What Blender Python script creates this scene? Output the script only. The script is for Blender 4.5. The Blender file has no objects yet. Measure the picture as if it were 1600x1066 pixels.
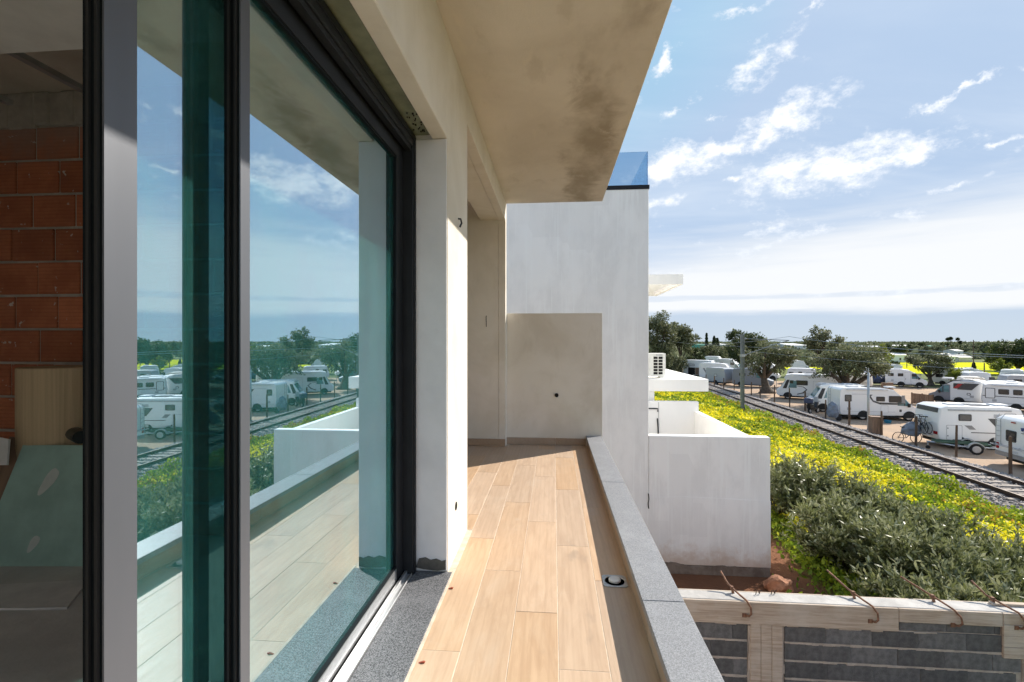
import bpy, bmesh, math, random
import numpy as np
from mathutils import Vector, Matrix

random.seed(7)
RNG = np.random.default_rng(7)
SC = bpy.context.scene
COL = SC.collection

# ------------------------------------------------------------------ camera
PSI = math.radians(4.92)
CZ = 1.25
cam_d = bpy.data.cameras.new("camera")
cam_d.lens = 17.0
cam_d.sensor_width = 36.0
cam_d.clip_start = 0.05
cam_d.clip_end = 60000.0
cam = bpy.data.objects.new("camera", cam_d)
cam.location = (0, 0, CZ)
cam.rotation_euler = (math.radians(90), 0, PSI)
COL.objects.link(cam)
SC.camera = cam
F = 755.6
CP, SP = math.cos(PSI), math.sin(PSI)


def ray(u, v):
    a = (u - 800) / F
    return Vector((-SP + a * CP, CP + a * SP, (533 - v) / F))


def at_z(u, v, z):
    r = ray(u, v)
    return Vector((0, 0, CZ)) + r * ((z - CZ) / r.z)


def at_d(u, d, z=0.0):
    r = ray(u, 533)
    return Vector((r.x * d, r.y * d, z))


# ------------------------------------------------------------------ view, sun, sky
SUN_AZ = math.radians(52)     # clockwise from +Y
SUN_EL = math.radians(34.5)
SC.view_settings.view_transform = 'Standard'
SC.view_settings.look = 'None'
SC.view_settings.gamma = 1.0
SC.view_settings.exposure = 0.82
SC.render.engine = 'CYCLES'
SC.cycles.max_bounces = 8
SC.cycles.use_adaptive_sampling = True
SC.cycles.adaptive_threshold = 0.03
SC.cycles.transparent_max_bounces = 24
SC.cycles.use_denoising = True
SC.cycles.sample_clamp_indirect = 8.0

sun_d = bpy.data.lights.new("sun", 'SUN')
sun_d.energy = 4.5
sun_d.angle = math.radians(0.53)
sun_d.color = (1.0, 0.93, 0.83)
sun = bpy.data.objects.new("sun", sun_d)
sv = Vector((math.sin(SUN_AZ) * math.cos(SUN_EL), math.cos(SUN_AZ) * math.cos(SUN_EL), math.sin(SUN_EL)))
sun.rotation_euler = (-sv).to_track_quat('-Z', 'Y').to_euler()
sun.location = (20, 16, 20)
COL.objects.link(sun)


class NT:
    """tiny node-tree helper"""

    def __init__(s, tree):
        s.t = tree
        s.n = tree.nodes
        s.l = tree.links

    def node(s, typ, **kw):
        n = s.n.new(typ)
        for k, v in kw.items():
            setattr(n, k, v)
        return n

    def put(s, sock, val):
        if hasattr(val, 'links'):
            s.l.new(val, sock)
        else:
            sock.default_value = val

    def math(s, op, a, b=0.0, c=None, clamp=False):
        n = s.node('ShaderNodeMath', operation=op)
        n.use_clamp = clamp
        s.put(n.inputs[0], a)
        s.put(n.inputs[1], b)
        if c is not None:
            s.put(n.inputs[2], c)
        return n.outputs[0]

    def vmath(s, op, a, b=(0, 0, 0)):
        n = s.node('ShaderNodeVectorMath', operation=op)
        s.put(n.inputs[0], a)
        s.put(n.inputs[1], b)
        return n.outputs[0]

    def smooth(s, x, a, b, lo=0.0, hi=1.0):
        n = s.node('ShaderNodeMapRange', interpolation_type='SMOOTHSTEP')
        s.put(n.inputs[0], x)
        for i, q in enumerate((a, b, lo, hi)):
            s.put(n.inputs[1 + i], q)
        return n.outputs[0]

    def lin(s, x, a, b, lo=0.0, hi=1.0):
        n = s.node('ShaderNodeMapRange')
        s.put(n.inputs[0], x)
        for i, q in enumerate((a, b, lo, hi)):
            s.put(n.inputs[1 + i], q)
        return n.outputs[0]

    def mix(s, f, a, b, mode='MIX'):
        n = s.node('ShaderNodeMix', data_type='RGBA', blend_type=mode)
        s.put(n.inputs[0], f)
        for sock, q in ((n.inputs[6], a), (n.inputs[7], b)):
            if not hasattr(q, 'links') and len(q) == 3:
                q = (*q, 1)
            s.put(sock, q)
        return n.outputs[2]

    def noise(s, vec, scale, detail=4.0, rough=0.5, dist=0.0, out=0):
        n = s.node('ShaderNodeTexNoise')
        if vec is not None:
            s.l.new(vec, n.inputs['Vector'])
        n.inputs['Scale'].default_value = scale
        n.inputs['Detail'].default_value = detail
        n.inputs['Roughness'].default_value = rough
        n.inputs['Distortion'].default_value = dist
        return n.outputs[out]

    def mapping(s, vec, scale=(1, 1, 1), loc=(0, 0, 0), rot=(0, 0, 0)):
        n = s.node('ShaderNodeMapping')
        s.l.new(vec, n.inputs[0])
        s.put(n.inputs['Scale'], scale)
        s.put(n.inputs['Location'], loc)
        s.put(n.inputs['Rotation'], rot)
        return n.outputs[0]

    def sep(s, vec):
        n = s.node('ShaderNodeSeparateXYZ')
        s.l.new(vec, n.inputs[0])
        return n.outputs

    def comb(s, x, y, z):
        n = s.node('ShaderNodeCombineXYZ')
        for i, q in enumerate((x, y, z)):
            s.put(n.inputs[i], q)
        return n.outputs[0]


def build_world():
    w = bpy.data.worlds.new("World")
    SC.world = w
    w.cycles.sampling_method = 'MANUAL'
    w.cycles.sample_map_resolution = 512
    w.use_nodes = True
    w.node_tree.nodes.clear()
    T = NT(w.node_tree)
    out = T.node('ShaderNodeOutputWorld')
    bg = T.node('ShaderNodeBackground')
    T.l.new(bg.outputs[0], out.inputs[0])
    bg.inputs['Strength'].default_value = 0.135
    sky = T.node('ShaderNodeTexSky', sky_type='NISHITA')
    sky.sun_disc = False
    sky.sun_elevation = SUN_EL
    sky.sun_rotation = SUN_AZ
    sky.altitude = 20
    sky.air_density = 1.0
    sky.dust_density = 0.25
    sky.ozone_density = 2.4
    tc = T.node('ShaderNodeTexCoord')
    d = T.vmath('NORMALIZE', tc.outputs['Generated'])
    x, y, z = T.sep(d)
    az = T.math('MULTIPLY', T.math('ARCTAN2', x, y), 180 / math.pi)
    el = T.math('MULTIPLY', T.math('ARCSINE', z), 180 / math.pi)
    # warped angles for ragged cloud edges
    warp = T.noise(d, 11.0, 7.0, 0.66, out=1)
    wx, wy, wz = T.sep(warp)
    azw = T.math('ADD', az, T.math('MULTIPLY', T.math('SUBTRACT', wx, 0.5), 9.0))
    elw = T.math('ADD', el, T.math('MULTIPLY', T.math('SUBTRACT', wy, 0.5), 4.5))
    blobs = [(1300, 262, 130, 31, 0.06), (1240, 272, 75, 31, 0), (1420, 245, 48, 14, 0.25), (1225, 185, 60, 28, 0.15),
             (1195, 212, 40, 22, 0.3), (1190, 98, 52, 26, 0.4), (1135, 232, 60, 20, 0.25), (1045, 262, 58, 28, 0.15),
             (1035, 316, 36, 12, 0.3), (1050, 185, 34, 11, 0.4), (1110, 190, 28, 8, 0.2), (1160, 8, 55, 11, 0.1), (1040, 95, 26, 14, 0.8),
             (1140, 280, 26, 9, 0.1), (1510, 145, 120, 8, 0.22), (1490, 288, 70, 7, 0.12), (1560, 228, 45, 7, 0.2), (1255, 20, 30, 8, 0.3)]
    tot = None
    for (u, v, wu, wv, rot) in blobs:
        def ang(uu, vv):
            r = ray(uu, vv)
            return math.degrees(math.atan2(r.x, r.y)), math.degrees(math.atan2(r.z, math.hypot(r.x, r.y)))
        a0, e0 = ang(u, v)
        sa = abs(ang(u + wu, v)[0] - ang(u - wu, v)[0]) / 2
        se = abs(ang(u, v - wv)[1] - ang(u, v + wv)[1]) / 2
        da = T.math('SUBTRACT', azw, a0)
        de = T.math('SUBTRACT', elw, e0)
        c, s_ = math.cos(rot), math.sin(rot)
        p = T.math('MULTIPLY', T.math('ADD', T.math('MULTIPLY', da, c), T.math('MULTIPLY', de, s_)), 1 / sa)
        q = T.math('MULTIPLY', T.math('SUBTRACT', T.math('MULTIPLY', de, c), T.math('MULTIPLY', da, s_)), 1 / se)
        r2 = T.math('ADD', T.math('MULTIPLY', p, p), T.math('MULTIPLY', q, q))
        b = T.math('SUBTRACT', 1.12 if wv > 12 else 0.8, T.math('SQRT', r2))
        tot = b if tot is None else T.math('MAXIMUM', tot, b)
    # scattered clouds of the same kind over the rest of the sky
    zc = T.math('MAXIMUM', T.math('ADD', z, 0.12), 0.05)
    plane = T.comb(T.math('DIVIDE', x, zc), T.math('DIVIDE', y, zc), 0.0)
    gen = T.noise(plane, 1.1, 7.0, 0.6)
    gen = T.math('MULTIPLY', T.math('SUBTRACT', gen, 0.60), 5.0)
    tot = T.math('MAXIMUM', tot, gen)
    fine = T.noise(T.mapping(d, (1, 1, 1.7)), 17.0, 9.0, 0.68)
    dens = T.math('ADD', tot, T.math('MULTIPLY', T.math('SUBTRACT', fine, 0.5), 4.2))
    cum = T.smooth(dens, -0.2, 0.95)
    cum = T.math('MULTIPLY', cum, T.smooth(el, 2.0, 7.0))
    # thin veil
    veil = T.noise(T.mapping(plane, (0.25, 0.9, 1), rot=(0, 0, 0.5)), 1.3, 6.0, 0.6, 0.4)
    veil = T.math('MULTIPLY', T.smooth(veil, 0.40, 0.8), 0.36)
    # pale bank above the horizon: its top climbs to the right
    strk = T.noise(T.mapping(d, (1.2, 1.2, 14)), 2.6, 6.0, 0.55)
    edge = T.math('ADD', T.math('MULTIPLY', T.math('SUBTRACT', strk, 0.5), 6.0), T.math('MULTIPLY', T.math('MINIMUM', az, 60.0), 0.10))
    e2 = T.math('SUBTRACT', el, edge)
    bank = T.smooth(e2, 11.2, 4.6)
    low = T.math('ADD', el, T.math('MULTIPLY', T.math('SUBTRACT', strk, 0.5), 3.2))
    bank = T.math('MULTIPLY', bank, T.smooth(low, 2.5, 3.7, 0.12, 1.0))
    gap = T.math('MULTIPLY', T.smooth(low, 4.2, 4.6), T.smooth(low, 5.2, 4.8))
    bank = T.math('MULTIPLY', bank, T.math('SUBTRACT', 1.0, T.math('MULTIPLY', gap, 0.35)))
    bank = T.math('MULTIPLY', bank, 0.95)
    W = 4.9
    col = T.mix(1.0, sky.outputs[0], (2.55, 3.0, 3.75), 'DARKEN')
    col = T.mix(0.45, col, (1.45, 2.25, 3.35))
    # marine haze just above the sea
    hz = T.smooth(el, 6.0, 0.0)
    col = T.mix(T.math('MULTIPLY', hz, 0.75), col, (2.55, 2.95, 3.3))
    col = T.mix(T.math('MULTIPLY', veil, T.smooth(el, 5, 14)), col, (W * 0.95, W * 0.98, W))
    col = T.mix(bank, col, (W * 0.84, W * 0.855, W * 0.87))
    shade = T.mix(T.smooth(dens, 0.3, 1.6), (W * 0.84, W * 0.88, W * 0.94), (W * 1.06, W * 1.06, W * 1.06))
    col = T.mix(T.math('MULTIPLY', cum, 0.96), col, shade)
    T.l.new(col, bg.inputs['Color'])


build_world()


# ------------------------------------------------------------------ materials
MATS = {}


def newmat(name):
    m = bpy.data.materials.new(name)
    m.use_nodes = True
    T = NT(m.node_tree)
    b = m.node_tree.nodes['Principled BSDF']
    MATS[name] = m
    return m, T, b


def bump(T, b, h, strength=0.3, dist=0.01):
    n = T.node('ShaderNodeBump')
    n.inputs['Strength'].default_value = strength
    n.inputs['Distance'].default_value = dist
    T.l.new(h, n.inputs['Height'])
    T.l.new(n.outputs[0], b.inputs['Normal'])


def plain(name, col, rough=0.6, metal=0.0, var=0.12, scale=6.0, bmp=0.0, bscale=60.0, bdist=0.004, rand=0.0, spec=None, stretch=(1, 1, 1)):
    m, T, b = newmat(name)
    tc = T.node('ShaderNodeTexCoord')
    vec = T.mapping(tc.outputs['Object'], stretch)
    n = T.noise(vec, scale, 5.0, 0.6)
    lo = tuple(c * (1 - var) for c in col)
    hi = tuple(min(1, c * (1 + var)) for c in col)
    c = T.mix(T.smooth(n, 0.3, 0.7), lo, hi)
    if rand:
        oi = T.node('ShaderNodeObjectInfo')
        k = T.lin(oi.outputs['Random'], 0, 1, 1 - rand, 1 + rand)
        hsv = T.node('ShaderNodeHueSaturation')
        T.l.new(c, hsv.inputs['Color'])
        T.l.new(k, hsv.inputs['Value'])
        c = hsv.outputs[0]
    T.l.new(c, b.inputs['Base Color'])
    b.inputs['Roughness'].default_value = rough
    b.inputs['Metallic'].default_value = metal
    if spec is not None:
        b.inputs['Specular IOR Level'].default_value = spec
    if bmp:
        bump(T, b, T.noise(tc.outputs['Object'], bscale, 4.0, 0.6), bmp, bdist)
    return m


def geo_pos(T):
    return T.node('ShaderNodeNewGeometry').outputs['Position']


def m_plaster():
    m, T, b = newmat('beige_plaster')
    p = geo_pos(T)
    big = T.noise(p, 1.3, 6.0, 0.6, 0.6)
    mid = T.noise(T.mapping(p, (2, 2, 0.7)), 4.5, 6.0, 0.65)
    c = T.mix(T.smooth(big, 0.35, 0.68), (0.72, 0.675, 0.60), (0.62, 0.57, 0.485))
    c = T.mix(T.math('MULTIPLY', T.smooth(mid, 0.52, 0.75), 0.22), c, (0.48, 0.43, 0.35))
    T.l.new(c, b.inputs['Base Color'])
    b.inputs['Roughness'].default_value = 0.9
    b.inputs['Specular IOR Level'].default_value = 0.2
    h = T.math('ADD', T.noise(p, 140.0, 3.0, 0.6), T.math('MULTIPLY', T.noise(p, 9.0, 4.0, 0.6), 2.0))
    bump(T, b, h, 0.25, 0.004)


def m_jamb():
    m, T, b = newmat('shaded_plaster')  # cooler grey copy of the plaster, the jamb's shade set into its colour
    p = geo_pos(T)
    n = T.noise(p, 3.0, 6.0, 0.6)
    c = T.mix(T.smooth(n, 0.35, 0.7), (0.72, 0.72, 0.735), (0.64, 0.64, 0.655))
    T.l.new(c, b.inputs['Base Color'])
    b.inputs['Roughness'].default_value = 0.9
    bump(T, b, T.noise(p, 160.0, 3.0, 0.6), 0.3, 0.003)


def m_soffit():
    m, T, b = newmat('soffit_plaster')
    p = geo_pos(T)
    x, y, z = T.sep(p)
    big = T.noise(p, 1.1, 6.0, 0.6, 0.5)
    c = T.mix(T.smooth(big, 0.3, 0.7), (0.70, 0.645, 0.56), (0.60, 0.545, 0.46))
    swirl = T.noise(T.mapping(p, (3.5, 1.2, 1)), 3.0, 7.0, 0.65, 1.2)
    c = T.mix(T.math('MULTIPLY', T.smooth(swirl, 0.5, 0.72), 0.25), c, (0.74, 0.66, 0.53))
    # damp stain along the outer half, a trowel-ragged band
    wv = T.math('ADD', x, T.math('MULTIPLY', T.math('SUBTRACT', T.noise(p, 2.6, 6.0, 0.65, 0.8), 0.5), 0.62))
    band = T.math('MULTIPLY', T.smooth(wv, 0.06, 0.26), T.smooth(wv, 0.55, 0.36))
    brk = T.smooth(T.noise(T.mapping(p, (1, 0.55, 1)), 1.7, 5.0, 0.6), 0.34, 0.60)
    st = T.math('MULTIPLY', T.math('MULTIPLY', band, brk), 0.72)
    c = T.mix(st, c, (0.29, 0.235, 0.165))
    sm = T.smooth(T.noise(T.mapping(p, (2, 1, 1), (3, 1, 0)), 3.4, 5.0, 0.6), 0.56, 0.72)
    c = T.mix(T.math('MULTIPLY', sm, 0.24), c, (0.38, 0.315, 0.23))
    T.l.new(c, b.inputs['Base Color'])
    b.inputs['Roughness'].default_value = 0.92
    b.inputs['Specular IOR Level'].default_value = 0.15
    h = T.math('ADD', T.noise(p, 120.0, 3.0, 0.6), T.math('MULTIPLY', swirl, 2.0))
    bump(T, b, h, 0.25, 0.004)


def m_white_wall(name='white_paint', streak=1.0, base=(0.905, 0.89, 0.86)):
    m, T, b = newmat(name)
    p = geo_pos(T)
    x, y, z = T.sep(p)
    # roller lanes and patched areas
    v = T.node('ShaderNodeTexVoronoi')
    T.l.new(T.mapping(p, (0.9, 0.9, 0.42)), v.inputs['Vector'])
    v.inputs['Scale'].default_value = 1.5
    v.distance = 'CHEBYCHEV'
    pt = T.math('MULTIPLY', T.sep(v.outputs['Color'])[0], 1.0)
    lanes = T.noise(T.mapping(p, (9.0, 9.0, 0.28)), 1.6, 4.0, 0.7)
    cl = T.noise(T.mapping(p, (1.3, 1.3, 0.6)), 1.6, 6.0, 0.65, 0.15)
    dk = tuple(c * (1 - 0.12 * streak) for c in base)
    c = T.mix(T.math('MULTIPLY', T.smooth(cl, 0.42, 0.66), 0.8), base, dk)
    c = T.mix(T.math('MULTIPLY', T.smooth(lanes, 0.52, 0.62), 0.75 * streak), c, tuple(min(0.92, q * 1.03) for q in base))
    c = T.mix(T.math('MULTIPLY', T.smooth(pt, 0.55, 0.95), 0.42 * streak), c, dk)
    # soil splash near the ground
    spl = T.math('ADD', z, T.math('MULTIPLY', T.math('SUBTRACT', T.noise(p, 2.2, 6.0, 0.7), 0.5), 1.1))
    c = T.mix(T.math('MULTIPLY', T.smooth(spl, -2.5, -2.95), 0.6), c, (0.50, 0.31, 0.18))
    T.l.new(c, b.inputs['Base Color'])
    b.inputs['Roughness'].default_value = 0.85
    bump(T, b, T.math('ADD', T.noise(p, 70.0, 3.0, 0.6), T.math('MULTIPLY', cl, 3.0)), 0.2, 0.006)


def m_wood_tile(name, tint=1.0):
    m, T, b = newmat(name)
    tc = T.node('ShaderNodeTexCoord')
    oi = T.node('ShaderNodeObjectInfo')
    off = T.math('MULTIPLY', oi.outputs['Random'], 57.0)
    o = T.vmath('ADD', tc.outputs['Object'], T.comb(off, T.math('MULTIPLY', off, 2.3), off))
    g = T.noise(T.mapping(o, (22, 2.6, 22)), 1.0, 6.0, 0.66, 1.2)
    fine = T.noise(T.mapping(o, (220, 6, 220)), 1.0, 3.0, 0.6)
    w = T.node('ShaderNodeTexWave', wave_type='RINGS', rings_direction='Y')
    T.l.new(T.mapping(o, (5.5, 0.35, 5.5)), w.inputs['Vector'])
    w.inputs['Scale'].default_value = 2.2
    w.inputs['Distortion'].default_value = 3.5
    w.inputs['Detail'].default_value = 3.0
    light, mid, dark = [tuple(k * tint for k in q) for q in ((0.555, 0.39, 0.255), (0.475, 0.32, 0.203), (0.36, 0.235, 0.142))]
    c = T.mix(T.smooth(g, 0.3, 0.7), mid, light)
    c = T.mix(T.math('MULTIPLY', T.smooth(w.outputs[1], 0.66, 1.0), 0.17), c, dark)
    c = T.mix(T.math('MULTIPLY', T.smooth(fine, 0.58, 0.75), 0.25), c, dark)
    kn = T.smooth(T.noise(T.mapping(o, (7, 3, 7)), 1.0, 3.0, 0.5), 0.66, 0.78)
    c = T.mix(T.math('MULTIPLY', kn, 0.5), c, (0.30, 0.225, 0.16))
    hsv = T.node('ShaderNodeHueSaturation')
    T.l.new(c, hsv.inputs['Color'])
    T.l.new(T.lin(oi.outputs['Random'], 0, 1, 0.93, 1.05), hsv.inputs['Value'])
    T.l.new(T.lin(T.math('FRACT', T.math('MULTIPLY', oi.outputs['Random'], 7.3)), 0, 1, 0.85, 1.08), hsv.inputs['Saturation'])
    # thin building dust
    p = geo_pos(T)
    dust_or_veil = T.math('ADD', T.smooth(T.noise(T.mapping(p, (1.4, 0.8, 1)), 2.0, 6.0, 0.65, 0.7), 0.50, 0.75), T.math('MULTIPLY', T.smooth(T.noise(p, 9.0, 5.0, 0.7), 0.56, 0.75), 0.6), clamp=True)
    c = T.mix(T.math('MULTIPLY', dust_or_veil, 0.26), hsv.outputs[0], (0.56, 0.48, 0.39))
    T.l.new(c, b.inputs['Base Color'])
    T.l.new(T.lin(g, 0.3, 0.7, 0.42, 0.58), b.inputs['Roughness'])
    bump(T, b, T.math('ADD', g, fine), 0.12, 0.002)


def m_granite(name, lo, hi, rough, bmp=0.15, sc=300.0):
    m, T, b = newmat(name)
    p = geo_pos(T)
    v = T.node('ShaderNodeTexVoronoi')
    T.l.new(p, v.inputs['Vector'])
    v.inputs['Scale'].default_value = sc
    s = T.sep(v.outputs['Color'])[0]
    n = T.noise(p, sc * 1.5, 3.0, 0.7)
    k = T.math('ADD', T.math('MULTIPLY', s, 0.6), T.math('MULTIPLY', n, 0.5))
    c = T.mix(T.smooth(k, 0.25, 0.85), lo, hi)
    big = T.noise(p, 5.0, 6.0, 0.65)
    c = T.mix(T.math('MULTIPLY', T.smooth(big, 0.48, 0.72), 0.35), c, tuple(min(1, q * 1.25) for q in hi))
    T.l.new(c, b.inputs['Base Color'])
    b.inputs['Roughness'].default_value = rough
    bump(T, b, n, bmp, 0.002)


def m_brick():
    m, T, b = newmat('red_brick')
    tc = T.node('ShaderNodeTexCoord')
    p = geo_pos(T)
    oi = T.node('ShaderNodeObjectInfo')
    x, y, z = T.sep(tc.outputs['Object'])
    rid = T.math('SINE', T.math('MULTIPLY', z, 260.0))
    n = T.noise(p, 6.0, 6.0, 0.65)
    c = T.mix(T.smooth(n, 0.3, 0.7), (0.52, 0.18, 0.085), (0.39, 0.125, 0.06))
    c = T.mix(T.math('MULTIPLY', T.smooth(rid, 0.5, 0.95), 0.35), c, (0.30, 0.09, 0.045))
    hsv = T.node('ShaderNodeHueSaturation')
    T.l.new(c, hsv.inputs['Color'])
    T.l.new(T.lin(oi.outputs['Random'], 0, 1, 0.75, 1.15), hsv.inputs['Value'])
    sp = T.smooth(T.noise(p, 15.0, 4.0, 0.6), 0.655, 0.70)
    c = T.mix(T.math('MULTIPLY', sp, 0.85), hsv.outputs[0], (0.62, 0.58, 0.52))
    # dusty cement wash over the top courses
    wz = T.sep(p)[2]
    wash = T.math('ADD', wz, T.math('MULTIPLY', T.math('SUBTRACT', n, 0.5), 0.5))
    c = T.mix(T.math('MULTIPLY', T.smooth(wash, 2.35, 2.75), 0.5), c, (0.36, 0.31, 0.27))
    T.l.new(c, b.inputs['Base Color'])
    b.inputs['Roughness'].default_value = 0.85
    bump(T, b, T.math('ADD', rid, T.math('MULTIPLY', n, 2)), 0.3, 0.002)


def m_glass(name, r0, tint, refl=(0.92, 0.99, 1.0), power=3.0, wob=0.0, dust_or_veil=None):
    m, T, b = newmat(name)
    m.node_tree.nodes.remove(b)
    out = m.node_tree.nodes['Material Output']
    lw = T.node('ShaderNodeLayerWeight')
    lw.inputs[0].default_value = 0.5
    f = T.math('POWER', lw.outputs['Facing'], power)
    f = T.math('ADD', r0, T.math('MULTIPLY', f, 1 - r0), clamp=True)
    tr = T.node('ShaderNodeBsdfTransparent')
    tr.inputs[0].default_value = (*tint, 1)
    gl = T.node('ShaderNodeBsdfGlossy')
    gl.inputs['Color'].default_value = (*refl, 1)
    gl.inputs['Roughness'].default_value = 0.0
    if wob:
        p = geo_pos(T)
        bn = T.node('ShaderNodeBump')
        bn.inputs['Strength'].default_value = wob
        bn.inputs['Distance'].default_value = 0.01
        T.l.new(T.noise(p, 1.2, 1.0, 0.4), bn.inputs['Height'])
        T.l.new(bn.outputs[0], gl.inputs['Normal'])
    mx = T.node('ShaderNodeMixShader')
    T.l.new(f, mx.inputs[0])
    T.l.new(tr.outputs[0], mx.inputs[1])
    T.l.new(gl.outputs[0], mx.inputs[2])
    if dust_or_veil:
        df = T.node('ShaderNodeBsdfDiffuse')  # teal diffuse veil puts a see-through glow into the pane, patchy like dust
        df.inputs[0].default_value = (*dust_or_veil, 1)
        m2 = T.node('ShaderNodeMixShader')
        pp = geo_pos(T)
        sm = T.noise(T.mapping(pp, (1, 2.5, 0.8)), 2.2, 6.0, 0.65, 0.6)
        T.l.new(T.smooth(sm, 0.3, 0.8, 0.035, 0.085), m2.inputs[0])
        T.l.new(mx.outputs[0], m2.inputs[1])
        T.l.new(df.outputs[0], m2.inputs[2])
        mx = m2
    T.l.new(mx.outputs[0], out.inputs[0])


def m_leaf(name, cols, trans=0.3, rough=0.5, spec=0.5):
    m, T, b = newmat(name)
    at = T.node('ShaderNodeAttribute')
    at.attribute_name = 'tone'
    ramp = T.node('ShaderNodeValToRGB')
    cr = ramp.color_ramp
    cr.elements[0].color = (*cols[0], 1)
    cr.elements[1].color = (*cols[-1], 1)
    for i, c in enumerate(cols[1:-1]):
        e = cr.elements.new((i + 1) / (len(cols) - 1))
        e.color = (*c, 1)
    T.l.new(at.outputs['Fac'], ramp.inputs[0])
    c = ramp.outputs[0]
    T.l.new(c, b.inputs['Base Color'])
    b.inputs['Roughness'].default_value = rough
    b.inputs['Specular IOR Level'].default_value = spec
    out = m.node_tree.nodes['Material Output']
    tl = T.node('ShaderNodeBsdfTranslucent')
    T.l.new(c, tl.inputs[0])
    mx = T.node('ShaderNodeMixShader')
    mx.inputs[0].default_value = trans
    T.l.new(b.outputs[0], mx.inputs[1])
    T.l.new(tl.outputs[0], mx.inputs[2])
    T.l.new(mx.outputs[0], out.inputs[0])


def m_ground():
    m, T, b = newmat('ground_mix')
    p = geo_pos(T)
    x, y, z = T.sep(p)
    a = math.radians(2.1)
    D = T.math('SUBTRACT', T.math('MULTIPLY', x, math.cos(a)), T.math('MULTIPLY', y, math.sin(a)))
    dist = T.math('SQRT', T.math('ADD', T.math('MULTIPLY', x, x), T.math('MULTIPLY', y, y)))
    n1 = T.noise(p, 0.35, 6.0, 0.65)
    n2 = T.noise(p, 3.0, 6.0, 0.65)
    n3 = T.noise(p, 18.0, 4.0, 0.6)
    soil = T.mix(n2, (0.13, 0.055, 0.03), (0.20, 0.095, 0.05))
    grass = T.mix(n2, (0.055, 0.095, 0.02), (0.12, 0.17, 0.03))
    sand = T.mix(T.smooth(n1, 0.3, 0.7), (0.46, 0.325, 0.22), (0.37, 0.275, 0.20))
    sand = T.mix(T.math('MULTIPLY', T.smooth(n3, 0.5, 0.8), 0.4), sand, (0.52, 0.43, 0.33))
    far = T.mix(T.smooth(T.noise(p, 0.02, 5.0, 0.6), 0.35, 0.65), (0.10, 0.12, 0.045), (0.17, 0.20, 0.06))
    k = T.math('ADD', D, T.math('MULTIPLY', T.math('SUBTRACT', n2, 0.5), 1.6))
    c = T.mix(T.smooth(k, 4.2, 5.0), soil, grass)
    c = T.mix(T.smooth(k, 18.5, 19.3), c, sand)
    dd = T.math('ADD', dist, T.math('MULTIPLY', T.math('SUBTRACT', n1, 0.5), 14.0))
    c = T.mix(T.smooth(dd, 84.0, 92.0), c, far)
    T.l.new(c, b.inputs['Base Color'])
    b.inputs['Roughness'].default_value = 0.95
    b.inputs['Specular IOR Level'].default_value = 0.1
    bump(T, b, T.math('ADD', n2, n3), 0.6, 0.04)


def m_mortar_concrete(name, c0, c1, scale=3.0, bscale=40.0, bs=0.4):
    m, T, b = newmat(name)
    p = geo_pos(T)
    n = T.noise(p, scale, 7.0, 0.65, 0.3)
    T.l.new(T.mix(T.smooth(n, 0.3, 0.7), c0, c1), b.inputs['Base Color'])
    b.inputs['Roughness'].default_value = 0.92
    bump(T, b, T.math('ADD', T.noise(p, bscale, 4.0, 0.65), n), bs, 0.006)


def m_formwood():
    m, T, b = newmat('formwork_wood')
    p = geo_pos(T)
    g = T.noise(T.mapping(p, (1.6, 30, 30)), 1.2, 5.0, 0.65, 0.8)
    s = T.noise(p, 2.5, 5.0, 0.6)
    c = T.mix(T.smooth(g, 0.35, 0.7), (0.52, 0.425, 0.33), (0.35, 0.27, 0.20))
    c = T.mix(T.math('MULTIPLY', T.smooth(s, 0.45, 0.7), 0.45), c, (0.58, 0.53, 0.46))
    T.l.new(c, b.inputs['Base Color'])
    b.inputs['Roughness'].default_value = 0.9
    bump(T, b, g, 0.5, 0.006)


def m_sea():
    m, T, b = newmat('sea_water')
    p = geo_pos(T)
    b.inputs['Base Color'].default_value = (0.10, 0.17, 0.22, 1)
    b.inputs['Roughness'].default_value = 0.25
    bump(T, b, T.noise(p, 0.05, 4.0, 0.6), 0.5, 3.0)


def m_vehicle(name, col):
    m, T, b = newmat(name)
    tc = T.node('ShaderNodeTexCoord')
    n = T.noise(tc.outputs['Object'], 1.3, 5.0, 0.6)
    x, y, z = T.sep(tc.outputs['Object'])
    dirt = T.math('ADD', z, T.math('MULTIPLY', T.math('SUBTRACT', n, 0.5), 0.8))
    c = T.mix(T.math('MULTIPLY', T.smooth(dirt, 0.9, 0.3), 0.35), col, tuple(q * 0.55 for q in col))
    run = T.noise(T.mapping(tc.outputs['Object'], (6, 6, 0.5)), 1.5, 4.0, 0.6)
    c = T.mix(T.math('MULTIPLY', T.smooth(run, 0.55, 0.75), 0.18), c, tuple(q * 0.7 for q in col))
    T.l.new(c, b.inputs['Base Color'])
    b.inputs['Roughness'].default_value = 0.32
    b.inputs['Coat Weight'].default_value = 0.2


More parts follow.
